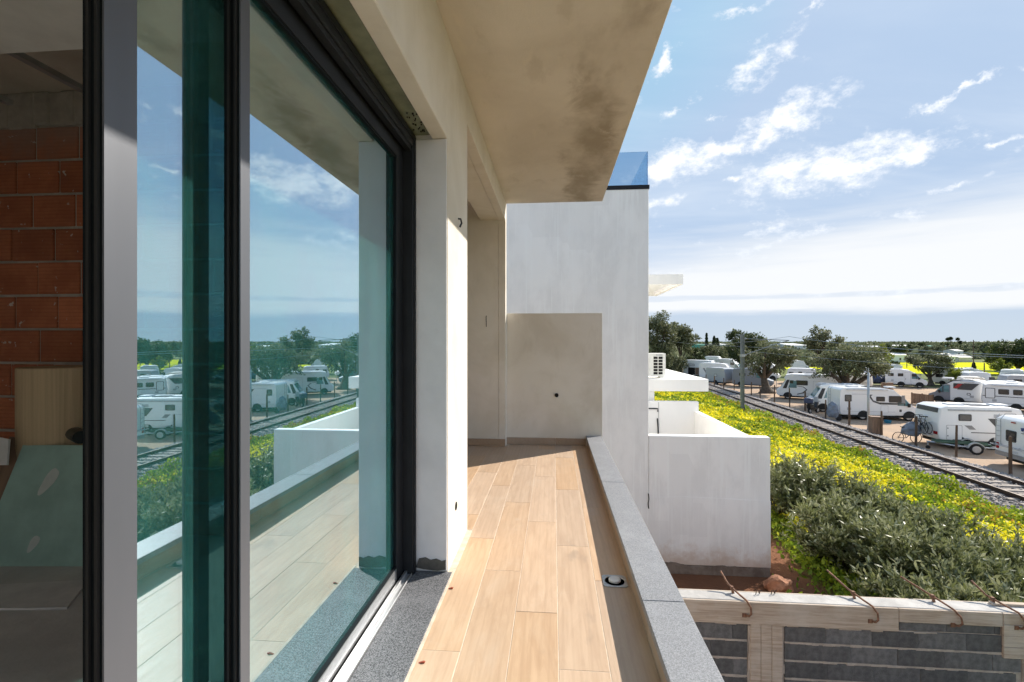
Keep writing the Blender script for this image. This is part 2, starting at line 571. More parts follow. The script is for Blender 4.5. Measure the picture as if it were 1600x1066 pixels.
m_plaster(); m_jamb(); m_soffit(); m_white_wall(); m_white_wall('bright_white_paint', 0.35, (0.90, 0.885, 0.855))
m_wood_tile('wood_tile'); m_wood_tile('wood_skirting', 0.72)
m_granite('dark_granite', (0.025, 0.027, 0.03), (0.20, 0.20, 0.21), 0.6)
m_granite('coping_granite', (0.17, 0.175, 0.185), (0.31, 0.315, 0.33), 0.42)
m_brick(); m_formwood(); m_sea(); m_ground()
m_glass('door_glass', 0.46, (0.52, 0.76, 0.72), (0.67, 0.80, 0.92), 1.5, 0.0, (0.14, 0.60, 0.56))
m_glass('rail_glass', 0.10, (0.66, 0.76, 0.84), (0.85, 0.92, 1.0), 2.5)
m_leaf('olive_leaf', [(0.055, 0.064, 0.028), (0.15, 0.165, 0.078), (0.31, 0.31, 0.19)], 0.28, 0.6, 0.3)
m_leaf('dark_leaf', [(0.026, 0.038, 0.016), (0.065, 0.088, 0.032), (0.13, 0.15, 0.055)], 0.25, 0.6, 0.3)
m_leaf('lime_leaf', [(0.07, 0.10, 0.015), (0.20, 0.24, 0.03), (0.38, 0.38, 0.05)], 0.3, 0.6)
m_leaf('shrub_leaf', [(0.045, 0.06, 0.016), (0.15, 0.17, 0.06), (0.40, 0.41, 0.25)], 0.30, 0.40, 0.6)
m_leaf('clover_leaf', [(0.07, 0.13, 0.012), (0.20, 0.29, 0.022), (0.38, 0.45, 0.035), (0.40, 0.23, 0.05)], 0.40, 0.6, 0.3)
m_leaf('yellow_petal', [(0.70, 0.60, 0.012), (0.88, 0.78, 0.02), (0.95, 0.87, 0.05)], 0.40, 0.6)
m_leaf('scrub_leaf', [(0.085, 0.10, 0.055), (0.18, 0.20, 0.11), (0.30, 0.31, 0.19)], 0.25, 0.8, 0.1)
m_mortar_concrete('interior_concrete', (0.66, 0.64, 0.61), (0.50, 0.485, 0.46), 2.0)
m_mortar_concrete('mortar', (0.34, 0.31, 0.27), (0.46, 0.42, 0.37), 9.0)
m_mortar_concrete('pale_mortar', (0.52, 0.44, 0.36), (0.36, 0.31, 0.26), 7.0, 50.0, 0.8)
m_mortar_concrete('concrete', (0.50, 0.48, 0.45), (0.36, 0.345, 0.325), 4.0)
m_mortar_concrete('footing', (0.26, 0.21, 0.17), (0.15, 0.11, 0.085), 5.0)
plain('grout', (0.56, 0.47, 0.37), 0.9, var=0.15, scale=20)
plain('anthracite', (0.014, 0.016, 0.019), 0.55, 0.0, 0.15, 8, spec=0.25)
plain('shaded_frame_black', (0.007, 0.010, 0.012), 0.75, 0.0, 0.2, 8, spec=0.1)  # frame black deepened for the shaded edges of the door leaves
plain('sunlit_frame_grey', (0.095, 0.102, 0.118), 0.40, 0.25, 0.10, 3.0, stretch=(1, 1, 0.1))  # frame paint lightened as if sunlit, for the leading stile faces
plain('raw_aluminium', (0.62, 0.63, 0.64), 0.34, 0.85, 0.12, 10.0, stretch=(8, 0.6, 8))
plain('gasket', (0.01, 0.01, 0.01), 0.8)
plain('slot_board', (0.20, 0.22, 0.15), 0.9, var=0.2, scale=8)
plain('interior_paint', (0.80, 0.79, 0.76), 0.9, var=0.06)
plain('galvanised', (0.42, 0.44, 0.45), 0.5, 0.5, 0.12, 5)
plain('pole_grey', (0.22, 0.24, 0.25), 0.6, 0.2, 0.15, 4)
plain('cardboard', (0.55, 0.42, 0.26), 0.85, var=0.10, scale=3, stretch=(24, 24, 0.25), bmp=0.2, bscale=90)
plain('green_board', (0.34, 0.50, 0.44), 0.85, var=0.14, scale=4)
plain('board_smear', (0.56, 0.60, 0.56), 0.9, var=0.1)
plain('pale_board', (0.68, 0.66, 0.64), 0.85, var=0.1)
plain('black_plastic', (0.012, 0.013, 0.014), 0.4)
plain('steel_drain', (0.50, 0.50, 0.48), 0.35, 0.7, 0.15, 30)
plain('drain_cup', (0.74, 0.72, 0.68), 0.5)
plain('red_plastic', (0.35, 0.06, 0.025), 0.5)
plain('dark_hole', (0.012, 0.011, 0.010), 0.9)
plain('block_grey', (0.125, 0.123, 0.12), 0.9, var=0.25, scale=14, bmp=1.0, bscale=70, bdist=0.008, rand=0.30)
plain('rust', (0.20, 0.10, 0.058), 0.8, 0.1, 0.4, 20, 0.4, 90)
plain('rail_steel', (0.062, 0.038, 0.028), 0.6, 0.4, 0.3, 3, stretch=(10, 0.3, 10))
plain('sleeper_concrete', (0.36, 0.305, 0.255), 0.9, var=0.25, scale=5, bmp=0.3, rand=0.18)
plain('ballast_stone', (0.31, 0.28, 0.26), 0.9, var=0.55, scale=7)
plain('ballast_base', (0.25, 0.215, 0.19), 0.95, var=0.45, scale=14, bmp=1.0, bscale=16, bdist=0.06)
plain('red_rock', (0.42, 0.19, 0.10), 0.9, var=0.3, scale=7, bmp=0.6, bscale=14, bdist=0.02)
plain('olive_bark', (0.085, 0.068, 0.052), 0.95, var=0.35, scale=5, bmp=0.8, bscale=12, bdist=0.05)
plain('post_wood', (0.115, 0.072, 0.045), 0.9, var=0.3, scale=8, stretch=(1, 1, 0.2), rand=0.2)
plain('panel_wood', (0.23, 0.145, 0.095), 0.85, var=0.2, scale=4, stretch=(6, 6, 0.4), rand=0.1)
m_vehicle('white_body', (0.80, 0.80, 0.79)); m_vehicle('ivory_body', (0.68, 0.64, 0.55)); m_vehicle('grey_body', (0.20, 0.225, 0.26))
m_vehicle('silver_body', (0.42, 0.44, 0.46)); m_vehicle('pale_blue_body', (0.60, 0.68, 0.78))
plain('window_dark', (0.025, 0.026, 0.028), 0.12, 0.0, 0.2, 2, spec=0.7)
plain('window_frame_dark', (0.03, 0.03, 0.032), 0.5)
plain('window_teal', (0.10, 0.22, 0.24), 0.08, 0.0, 0.2, 1.5, spec=0.9)
plain('graphic_dark', (0.055, 0.056, 0.058), 0.4)
plain('graphic_grey', (0.26, 0.255, 0.25), 0.4)
plain('graphic_red', (0.36, 0.02, 0.025), 0.4)
plain('graphic_blue', (0.03, 0.05, 0.20), 0.4)
plain('trim_line', (0.42, 0.42, 0.42), 0.5)
plain('tyre', (0.014, 0.014, 0.015), 0.85)
plain('wheel_rim', (0.45, 0.45, 0.46), 0.4, 0.4)
plain('underbody', (0.018, 0.018, 0.018), 0.9)
plain('hatch', (0.62, 0.62, 0.62), 0.4)
plain('solar_panel', (0.02, 0.022, 0.035), 0.2)
plain('tail_light', (0.30, 0.008, 0.012), 0.25)
plain('tarp_grey', (0.20, 0.225, 0.27), 0.75, var=0.25, scale=3, bmp=0.6, bscale=7, bdist=0.05)
plain('tarp_blue', (0.05, 0.065, 0.12), 0.7, var=0.25, scale=3, bmp=0.5, bscale=7, bdist=0.05)
plain('bike_frame', (0.05, 0.055, 0.06), 0.4)
plain('blue_plastic', (0.01, 0.17, 0.28), 0.5)
plain('green_paint', (0.045, 0.10, 0.06), 0.5)
plain('roof_pale', (0.66, 0.63, 0.58), 0.8)
plain('net_green', (0.10, 0.36, 0.28), 0.9)
plain('greenhouse_white', (0.72, 0.72, 0.70), 0.6)
plain('ac_shell', (0.74, 0.73, 0.68), 0.5)
plain('wire_metal', (0.34, 0.36, 0.38), 0.5, 0.5)
m_mortar_concrete('wall_smear', (0.075, 0.07, 0.062), (0.13, 0.12, 0.105), 20.0)


def m_field():
    m, T, b = newmat('yellow_field')
    p = geo_pos(T)
    n = T.noise(T.mapping(p, (0.12, 0.4, 1)), 1.0, 6.0, 0.6)
    c = T.mix(T.smooth(n, 0.38, 0.66), (0.68, 0.66, 0.03), (0.42, 0.46, 0.04))
    T.l.new(c, b.inputs['Base Color'])
    b.inputs['Roughness'].default_value = 0.95
    b.inputs['Specular IOR Level'].default_value = 0.0


m_field()


# ------------------------------------------------------------------ mesh builder and tagging
def tag(o, label=None, cat=None, group=None, kind=None):
    if label: o['label'] = label
    if cat: o['category'] = cat
    if group: o['group'] = group
    if kind: o['kind'] = kind
    return o


def empty(name, loc=(0, 0, 0), rz=0.0, label=None, cat=None, group=None, kind=None):
    o = bpy.data.objects.new(name, None)
    o.empty_display_size = 0.2
    o.location = loc
    o.rotation_euler = (0, 0, rz)
    COL.objects.link(o)
    return tag(o, label, cat, group, kind)


def link(name, mesh, parent=None, loc=(0, 0, 0), rot=(0, 0, 0)):
    o = bpy.data.objects.new(name, mesh)
    COL.objects.link(o)
    o.parent = parent
    o.location = loc
    o.rotation_euler = rot
    return o


class MB:
    def __init__(s):
        s.v = []
        s.f = []

    def add(s, vs, fs):
        o = len(s.v)
        s.v += [tuple(q) for q in vs]
        s.f += [tuple(o + i for i in f) for f in fs]
        return s

    def box(s, x0, x1, y0, y1, z0, z1):
        return s.add([(x0, y0, z0), (x1, y0, z0), (x1, y1, z0), (x0, y1, z0), (x0, y0, z1), (x1, y0, z1), (x1, y1, z1), (x0, y1, z1)],
                     [(0, 3, 2, 1), (4, 5, 6, 7), (0, 1, 5, 4), (1, 2, 6, 5), (2, 3, 7, 6), (3, 0, 4, 7)])

    def prism(s, poly, axis, a, b):
        """poly: 2-D loop; axis 'x': poly=(y,z); 'y': poly=(x,z); 'z': poly=(x,y)"""
        def mk(p, t):
            return {'x': (t, p[0], p[1]), 'y': (p[0], t, p[1]), 'z': (p[0], p[1], t)}[axis]
        n = len(poly)
        vs = [mk(p, a) for p in poly] + [mk(p, b) for p in poly]
        fs = [tuple(range(n)), tuple(range(2 * n - 1, n - 1, -1))]
        for i in range(n):
            j = (i + 1) % n
            fs.append((j, i, n + i, n + j))
        return s.add(vs, fs)

    def tube(s, pts, rad, seg=8, cap=True):
        pts = [Vector(p) for p in pts]
        if not hasattr(rad, '__len__'):
            rad = [rad] * len(pts)
        rings = []
        prev = None
        for i, p in enumerate(pts):
            t = (pts[min(i + 1, len(pts) - 1)] - pts[max(i - 1, 0)])
            if t.length < 1e-9: t = Vector((0, 0, 1))
            t.normalize()
            if prev is None:
                up = Vector((0, 0, 1)) if abs(t.z) < 0.9 else Vector((1, 0, 0))
                a = t.cross(up).normalized()
            else:
                a = (prev - t * prev.dot(t))
                a = a.normalized() if a.length > 1e-6 else t.orthogonal().normalized()
            prev = a
            b = t.cross(a)
            rings.append([p + (a * math.cos(2 * math.pi * k / seg) + b * math.sin(2 * math.pi * k / seg)) * rad[i] for k in range(seg)])
        vs = [q for r in rings for q in r]
        fs = []
        for i in range(len(pts) - 1):
            for k in range(seg):
                k2 = (k + 1) % seg
                fs.append((i * seg + k, i * seg + k2, (i + 1) * seg + k2, (i + 1) * seg + k))
        if cap:
            fs.append(tuple(range(seg - 1, -1, -1)))
            fs.append(tuple((len(pts) - 1) * seg + k for k in range(seg)))
        return s.add(vs, fs)

    def lathe(s, prof, seg=20, axis='z', c=(0, 0, 0)):
        vs = []
        for r, h in prof:
            for k in range(seg):
                a = 2 * math.pi * k / seg
                q = (r * math.cos(a), r * math.sin(a), h)
                if axis == 'y': q = (q[0], q[2], q[1])
                if axis == 'x': q = (q[2], q[0], q[1])
                vs.append((q[0] + c[0], q[1] + c[1], q[2] + c[2]))
        fs = []
        for i in range(len(prof) - 1):
            for k in range(seg):
                k2 = (k + 1) % seg
                fs.append((i * seg + k, i * seg + k2, (i + 1) * seg + k2, (i + 1) * seg + k))
        if prof[0][0] > 1e-6: fs.append(tuple(range(seg - 1, -1, -1)))
        if prof[-1][0] > 1e-6: fs.append(tuple((len(prof) - 1) * seg + k for k in range(seg)))
        return s.add(vs, fs)

    def mesh(s, name, mat, bevel=0.0, smooth=False, segs=1):
        me = bpy.data.meshes.new(name)
        me.from_pydata(s.v, [], s.f)
        bm = bmesh.new()
        bm.from_mesh(me)
        bmesh.ops.recalc_face_normals(bm, faces=bm.faces)
        if bevel > 0:
            ed = [e for e in bm.edges if len(e.link_faces) == 2 and e.calc_face_angle(0) > 0.35]
            bmesh.ops.bevel(bm, geom=ed, offset=bevel, segments=segs, profile=0.7, affect='EDGES', clamp_overlap=True)
        bm.to_mesh(me)
        bm.free()
        if smooth:
            me.polygons.foreach_set('use_smooth', [True] * len(me.polygons))
        me.materials.append(MATS[mat] if isinstance(mat, str) else mat)
        return me

    def build(s, name, mat, parent=None, bevel=0.0, smooth=False, loc=(0, 0, 0), rot=(0, 0, 0), segs=1):
        return link(name, s.mesh(name, mat, bevel, smooth, segs), parent, loc, rot)


def B(name, mat, parent, x0, x1, y0, y1, z0, z1, bevel=0.0):
    return MB().box(x0, x1, y0, y1, z0, z1).build(name, mat, parent, bevel)


def quads_mesh(name, V, tone, mat):
    """V: (n,4,3) array of quads, tone per quad"""
    n = len(V)
    me = bpy.data.meshes.new(name)
    me.vertices.add(n * 4)
    me.vertices.foreach_set('co', np.ascontiguousarray(V, dtype=np.float32).ravel())
    me.loops.add(n * 4)
    me.loops.foreach_set('vertex_index', np.arange(n * 4, dtype=np.int32))
    me.polygons.add(n)
    me.polygons.foreach_set('loop_start', np.arange(0, n * 4, 4, dtype=np.int32))
    me.update(calc_edges=True)
    at = me.attributes.new('tone', 'FLOAT', 'FACE')
    at.data.foreach_set('value', np.ascontiguousarray(tone, dtype=np.float32))
    me.materials.append(MATS[mat])
    return me


def unit(a):
    return a / np.maximum(np.linalg.norm(a, axis=1, keepdims=True), 1e-9)


def leaf_quads(P, D, ln, wd, rng):
    """rhombic leaves from base P along D"""
    n = len(P)
    D = unit(D)
    R = unit(rng.normal(size=(n, 3)))
    S = unit(np.cross(D, R))
    ln = np.broadcast_to(ln, (n,))[:, None]
    wd = np.broadcast_to(wd, (n,))[:, None]
    mid = P + D * ln * 0.5
    return np.stack([P, mid + S * wd * 0.5, P + D * ln, mid - S * wd * 0.5], axis=1)


def wave_noise(x, y, seed=0, octs=4, base=0.3):
    r = np.random.default_rng(seed)
    o = np.zeros_like(x)
    amp, f, tot = 1.0, base, 0.0
    for k in range(octs):
        for j in range(3):
            a = r.uniform(0, 2 * np.pi)
            ph = r.uniform(0, 2 * np.pi)
            o += amp * np.sin((x * np.cos(a) + y * np.sin(a)) * f * r.uniform(0.8, 1.3) * 2 * np.pi + ph)
        tot += amp * 1.6
        amp *= 0.6
        f *= 2.1
    return o / tot


ORD = ['first', 'second', 'third', 'fourth', 'fifth', 'sixth', 'seventh', 'eighth', 'ninth', 'tenth', 'eleventh', 'twelfth', 'thirteenth',
       'fourteenth', 'fifteenth', 'sixteenth', 'seventeenth', 'eighteenth']

# ------------------------------------------------------------------ ground and railway frame
RA = math.radians(2.1)
RT = Vector((math.sin(RA), math.cos(RA), 0))
RN = Vector((math.cos(RA), -math.sin(RA), 0))
PARK = -5.15
TRACK_D = 17.7
RAIL_Z = -4.72


def rp(D, S, z=0.0):
    q = RN * D + RT * S
    return Vector((q.x, q.y, z))


GP = [(-400, -3.1), (4.3, -3.1), (6, -3.4), (8, -3.88), (10, -4.35), (12.5, -4.68), (15.2, -4.95), (20.4, -5.12), (22, PARK), (6000, PARK)]


def gz(D):
    return np.interp(D, [p[0] for p in GP], [p[1] for p in GP])


def build_ground():
    Ds = [-400, -60, -20, -5, 0, 3, 4.3, 5, 6, 7, 8, 9, 10, 11, 12.5, 14, 15.2, 17, 19, 20.4, 22, 40, 80, 160, 400, 1000, 2500, 4200]
    Ss = [-300, -60, -20, -10, -5, 0, 4, 8, 12, 16, 20, 26, 32, 40, 50, 65, 80, 110, 160, 260, 500, 900, 1500]
    vs, fs = [], []
    for S in Ss:
        for D in Ds:
            j = 0.05 * math.sin(D * 1.7 + S * 0.9) if 4.5 < D < 14 else 0
            p = rp(D, S)
            vs.append((p.x, p.y, float(gz(D)) + j))
    n = len(Ds)
    for i in range(len(Ss) - 1):
        for k in range(n - 1):
            fs.append((i * n + k, i * n + k + 1, (i + 1) * n + k + 1, (i + 1) * n + k))
    o = MB().add(vs, fs).build('ground', 'ground_mix')
    tag(o, 'sandy and grassy open ground falling away from the houses', 'ground', kind='structure')
    sea = MB()
    sea.add([(-20000, 1400, -5.6), (20000, 1400, -5.6), (20000, 40000, -5.6), (-20000, 40000, -5.6)], [(0, 1, 2, 3)])
    sea.add([(4000, -8000, -5.62), (40000, -8000, -5.62), (40000, 40000, -5.62), (4000, 40000, -5.62)], [(0, 1, 2, 3)])
    o = sea.build('sea', 'sea_water')
    tag(o, 'thin strip of silvery sea along the horizon', 'sea', kind='structure')


build_ground()


# ------------------------------------------------------------------ our house and balcony
XW = -0.57      # outer face of the plastered wall
SOF = 2.91
house = empty('house', (0, 0, 0), 0, 'unfinished beige plastered house whose covered balcony we stand on', 'house')


def build_house():
    # plastered front wall with its two door openings (a single outline in Y,Z)
    poly = [(-3.2, 2.342), (2.57, 2.342), (2.57, -0.05), (3.17, -0.05), (3.17, 2.69), (5.72, 2.69), (5.72, -0.05), (5.83, -0.05), (5.83, SOF), (-3.2, SOF)]
    MB().prism(poly, 'x', XW - 0.085, XW).build('front_wall', 'beige_plaster', house, 0.004)
    B('front_wall', 'beige_plaster', house, -1.35, XW - 0.085, 3.166, 3.17, -0.05, 2.69)
    MB().box(-1.35, XW - 0.085, 2.572, 3.164, -0.05, SOF).build('pillar', 'shaded_plaster', house)
    B('pillar', 'shaded_plaster', house, -0.746, XW - 0.004, 2.562, 2.570, 0.012, 2.338, 0.002)
    # broken plaster at the pillar foot
    pts = [(-0.742, 0.028), (-0.725, 0.075), (-0.69, 0.083), (-0.66, 0.070), (-0.63, 0.078), (-0.60, 0.066), (-0.578, 0.072), (-0.578, 0.022), (-0.62, 0.015), (-0.70, 0.020)]
    MB().prism(pts, 'y', 2.555, 2.563).build('plaster_break', 'wall_smear', house)
    # shutter slot over the near door
    B('shutter_slot', 'slot_board', house, -0.98, XW - 0.086, -3.2, 2.57, 2.365, 2.42)
    r = random.Random(3)
    hm = MB().lathe([(0.0035, 0), (0.0035, 0.006)], 6, 'z').mesh('anchor_hole', 'dark_hole')
    for i in range(26):
        link('anchor_hole', hm, house, (r.uniform(-0.735, -0.66), r.uniform(2.30, 2.53), 2.359))
    # far opening: jamb and back of its recess
    B('far_jamb', 'beige_plaster', house, -1.40, XW - 0.086, 5.722, 5.83, -0.05, SOF)
    B('far_lintel', 'beige_plaster', house, -0.87, XW - 0.086, 3.17, 5.72, 2.693, SOF)
    # door of the far opening, set deep in its recess
    dl = B('door_frame', 'anthracite', house, -1.36, -1.30, 3.17, 5.72, 0.0, 2.80)
    B('glass_pane', 'window_dark', dl, -1.30, -1.292, 3.27, 4.40, 0.10, 2.68)
    B('glass_pane', 'window_dark', dl, -1.30, -1.292, 4.50, 5.62, 0.10, 2.68)
    # balcony roof slab
    B('soffit', 'soffit_plaster', house, -6.3, 0.578, -3.2, 5.82, SOF, 3.25, 0.004)
    # end screen wall
    MB().box(XW + 0.001, 0.578, 5.83, 5.99, -0.35, 1.585).build('end_wall', 'beige_plaster', house, 0.004)
    p = at_d(864, 5.83)
    mb = MB().lathe([(0.024, 0), (0.024, -0.012), (0.017, -0.012), (0.017, -0.004)], 14, 'y', (0.385 - 0.39 + 0.04, 5.828, 0.60))
    mb.build('pipe_stub', 'dark_hole', house)
    # end wall foot: dark splash
    # parapet with inner skirting and granite coping
    par = B('parapet', 'bright_white_paint', house, 0.402, 0.556, -3.2, 5.829, -0.35, 0.088)
    ys = [-3.2, -1.41, 0.37, 2.15, 3.93, 5.828]
    for i in range(5):
        B('coping_stone', 'coping_granite', par, 0.384, 0.566, ys[i] + 0.0015, ys[i + 1] - 0.0015, 0.088, 0.120, 0.003)
    ys = [-2.4, -1.28, -0.16, 0.96, 2.08, 3.20, 4.32, 5.44, 5.812]
    for i in range(len(ys) - 1):
        B('skirting_tile', 'wood_skirting', par, 0.393, 0.4018, ys[i] + 0.001, ys[i + 1] - 0.001, 0.003, 0.084, 0.0015)
    for (x0, x1) in ((XW + 0.003, 0.02), (0.023, 0.382)):
        B('skirting_tile', 'wood_skirting', house, x0, x1, 5.818, 5.829, 0.003, 0.085, 0.0015)
    B('skirting_tile', 'wood_skirting', house, -1.29, XW - 0.002, 5.708, 5.7205, 0.003, 0.085, 0.0015)
    # structural slab and the outer facade below
    B('slab', 'bright_white_paint', house, -6.3, 0.50, -3.2, 5.80, -0.35, -0.022)
    B('lower_wall', 'bright_white_paint', house, -6.3, -0.40, -3.2, 5.75, -3.25, -0.352)
    # granite sill, its pale edge trim
    B('door_sill', 'dark_granite', house, -0.748, -0.545, -3.2, 2.569, -0.02, 0.006, 0.002)
    B('edge_trim', 'grout', house, -0.5445, -0.533, -3.2, 2.60, -0.02, 0.0045)
    # room shell behind the door
    B('room_wall', 'interior_paint', house, -6.3, -6.1, -3.2, 5.80, -0.02, SOF)
    B('room_wall', 'interior_paint', house, -6.1, -0.95, -3.2, -3.0, -0.02, SOF)
    B('room_wall', 'interior_paint', house, -0.95, XW - 0.09, -3.2, -1.8, 0.0, 2.30)
    B('room_lintel', 'interior_concrete', house, -1.10, -0.985, -3.0, 2.56, 2.36, SOF)
    cl = B('false_ceiling', 'interior_paint', house, -6.1, -1.2, -3.0, 1.83, 2.45, 2.465)
    for yy in (1.80, 1.2, 0.6):
        B('ceiling_rail', 'galvanised', cl, -6.0, -1.25, yy - 0.03, yy, 2.467, 2.50)
    for xx in (-3.35, -2.75):
        B('hanger_rail', 'galvanised', cl, xx, xx + 0.04, 1.5, 2.70, 2.70, 2.73)
    # fixings on the pillar: cable tail for a lamp, and a socket hole
    MB().tube([(XW - 0.01, 2.86, 1.985), (XW + 0.015, 2.86, 1.98), (XW + 0.022, 2.855, 1.955), (XW + 0.012, 2.85, 1.93)], 0.006, 6).build('lamp_cable', 'black_plastic', house)
    MB().lathe([(0.024, 0.0), (0.024, 0.004), (0.016, 0.005), (0.016, 0.001)], 14, 'x', (XW, 2.79, 0.285)).build('socket_hole', 'dark_hole', house)
    MB().tube([(-0.80, 5.715, 1.55), (-0.80, 5.70, 1.53), (-0.797, 5.703, 1.42)], 0.004, 6).build('lamp_cable', 'black_plastic', house)
    # sliding door: fixed frame and tracks
    fr = MB().box(-0.985, -0.745, 2.515, 2.569, 0.0, 2.362)
    fr.box(-0.985, -0.745, -3.0, 2.515, 2.285, 2.362)
    df = fr.build('door_frame', 'anthracite', house, 0.003)
    B('frame_lip', 'anthracite', df, -0.745, -0.739, 2.530, 2.555, 0.0, 2.345)
    B('frame_lip', 'anthracite', df, -0.745, -0.739, -3.0, 2.530, 2.320, 2.345)
    B('frame_lip', 'anthracite', df, -0.785, -0.755, -3.0, 2.515, 2.262, 2.285)
    B('track_bed', 'shaded_frame_black', df, -0.985, -0.748, -3.0, 2.515, -0.02, 0.004)
    for x0, x1, z1 in ((-0.752, -0.748, 0.020), (-0.774, -0.752, 0.014), (-0.790, -0.774, 0.030), (-0.862, -0.852, 0.030), (-0.920, -0.910, 0.03)):
        B('track', 'raw_aluminium', df, x0 + 0.0005, x1 - 0.0005, -3.0, 2.513, 0.004, z1, 0.001)
    # sliding leaves
    def leaf(y0, y1, xo, st, botmat):
        xi = xo - 0.045
        lf = MB().box(xi, xo - 0.004, y0, y0 + st, 0.02, 2.275).box(xi, xo - 0.004, y1 - 0.10, y1, 0.02, 2.275)
        lf.box(xi, xo - 0.004, y0 + st, y1 - 0.10, 2.19, 2.275).box(xi, xo - 0.004, y0 + st, y1 - 0.10, 0.02, 0.095)
        o = lf.build('door_leaf', 'shaded_frame_black', house)
        B('stile_face', 'sunlit_frame_grey', o, xo - 0.004, xo, y0, y0 + st, 0.02, 2.275)
        B('stile_face', 'anthracite', o, xo - 0.004, xo, y1 - 0.10, y1, 0.02, 2.275)
        B('top_rail', 'anthracite', o, xo - 0.004, xo, y0 + st, y1 - 0.10, 2.20, 2.275)
        B('bottom_rail', botmat, o, xo - 0.004, xo, y0 + st, y1 - 0.10, 0.025, 0.085)
        B('glass_pane', 'door_glass', o, xo - 0.024, xo - 0.018, y0 + st - 0.005, y1 - 0.095, 0.08, 2.205)
        for k, dx in enumerate((0.012, 0.03)):
            B('gasket', 'gasket', o, xi + dx, xi + dx + 0.006, y0 - 0.006, y0, 0.03, 2.26)
        return o
    leaf(1.176, 2.512, -0.80, 0.038, 'raw_aluminium')
    leaf(0.860, 2.20, -0.862, 0.074, 'raw_aluminium')


build_house()


# ---- balcony floor: plank tiles
bf = B('balcony_floor', 'grout', None, -1.30, 0.401, -3.2, 5.829, -0.022, -0.0012)
tag(bf, 'balcony floor of long pale oak-look plank tiles', 'floor', kind='structure')
ROWS = [(-0.5325, -0.375, 1.92), (-0.3725, -0.177, 2.62), (-0.1745, 0.018, 2.23), (0.0205, 0.212, 1.85), (0.2145, 0.392, 2.55)]
EXTRA = [(-0.728, -0.5355, 3.45), (-0.923, -0.7305, 4.1), (-1.118, -0.9255, 3.7), (-1.298, -1.1205, 4.3)]


def planks(rows, ymin, ymax, L=1.12):
    for (x0, x1, j) in rows:
        k0 = math.floor((ymin - j) / L)
        y = j + k0 * L
        while y < ymax:
            a, b = max(y, ymin), min(y + L, ymax)
            if b - a > 0.02:
                me = MB().box(-(x1 - x0) / 2, (x1 - x0) / 2, -(b - a) / 2 + 0.0008, (b - a) / 2 - 0.0008, -0.012, 0.0).mesh('plank', 'wood_tile', 0.0012)
                link('plank', me, bf, ((x0 + x1) / 2, (a + b) / 2, random.uniform(-0.0004, 0.0004)))
            y += L


planks(ROWS[:1], -1.0, 5.828)
planks(ROWS[1:], -1.0, 5.828)
planks(EXTRA, 3.172, 5.72)

# floor drain, tile wedges
dr = empty('floor_drain', (0.316, 2.55, 0.001), 0, 'square steel floor drain beside the parapet with a round cup', 'drain')
mb = MB()
N = 28
sq = []
for k in range(N):
    a = 2 * math.pi * k / N
    c, s_ = math.cos(a), math.sin(a)
    m_ = 0.062 / max(abs(c), abs(s_))
    sq.append((c * m_, s_ * m_))
vs = [(x, y, 0.003) for x, y in sq] + [(0.052 * math.cos(2 * math.pi * k / N), 0.052 * math.sin(2 * math.pi * k / N), 0.003) for k in range(N)]
vs += [(x, y, 0.0) for x, y in sq] + [(0.050 * math.cos(2 * math.pi * k / N), 0.050 * math.sin(2 * math.pi * k / N), 0.0008) for k in range(N)]
fs = []
for k in range(N):
    j = (k + 1) % N
    fs += [(k, j, N + j, N + k), (2 * N + k, 2 * N + j, j, k), (N + k, N + j, 3 * N + j, 3 * N + k)]
mb.add(vs, fs).build('drain_plate', 'steel_drain', dr)
MB().lathe([(0.0005, 0.0012), (0.051, 0.0012)], 28).build('drain_well', 'galvanised', dr)
MB().lathe([(0.0, 0.0015), (0.030, 0.0018), (0.031, 0.012), (0.027, 0.015), (0.0, 0.016)], 24).build('drain_cup', 'drain_cup', dr, smooth=False)
for i, (u, v, nm) in enumerate(((705, 920, 'farther'), (660, 1036, 'nearer'))):
    p = at_z(u, v, 0.0)
    o = MB().prism([(-0.016, 0), (0.008, 0), (0.011, 0.006), (0.003, 0.007)], 'y', -0.004, 0.004).build('tile_wedge', 'red_plastic', None, loc=(p.x, p.y, 0.0))
    tag(o, f'small red tile wedge stuck at the floor edge beside the sill, the {nm} of two', 'tile wedge', 'red tile wedges by the sill')

# ---- room: floor, brick wall, building leftovers
o = B('interior_floor', 'interior_concrete', None, -6.1, -0.986, -3.0, 2.96, -0.021, -0.004)
tag(o, 'dusty bare concrete floor inside the room', 'floor', kind='structure')
bw = empty('brick_wall', (0, 0, 0), 0, 'bare red hollow brick partition wall inside the unfinished room', 'wall')
BY = 2.95
B('mortar_core', 'mortar', bw, -6.1, -1.352, BY + 0.006, BY + 0.19, -0.02, SOF)
CH, BL = 0.226, 0.312
bmesh_full = {}
zc = -0.02
course = 0
while zc < 2.66:
    off = (course % 2) * BL * 0.5 + random.uniform(-0.03, 0.03)
    x = -6.1 + off - BL
    while x < -1.36:
        a, b = max(x + 0.006, -6.1), min(x + BL - 0.006, -1.356)
        if b - a > 0.03:
            key = round(b - a, 3)
            if key not in bmesh_full:
                bmesh_full[key] = MB().box(-key / 2, key / 2, 0, 0.12, 0, CH - 0.017).mesh('brick', 'red_brick', 0.004)
            link('brick', bmesh_full[key], bw, ((a + b) / 2, BY - random.uniform(0.002, 0.008), zc + random.uniform(-0.002, 0.002)))
        x += BL
    zc += CH
    course += 1
mb = MB()
for i in range(48):
    x = -6.0 + i * 0.098
    mb.box(x, x + 0.11, BY - random.uniform(0.004, 0.03), BY + 0.05, zc - random.uniform(0.0, 0.035), SOF - 0.002)
mb.build('mortar_bed', 'mortar', bw, 0.01)

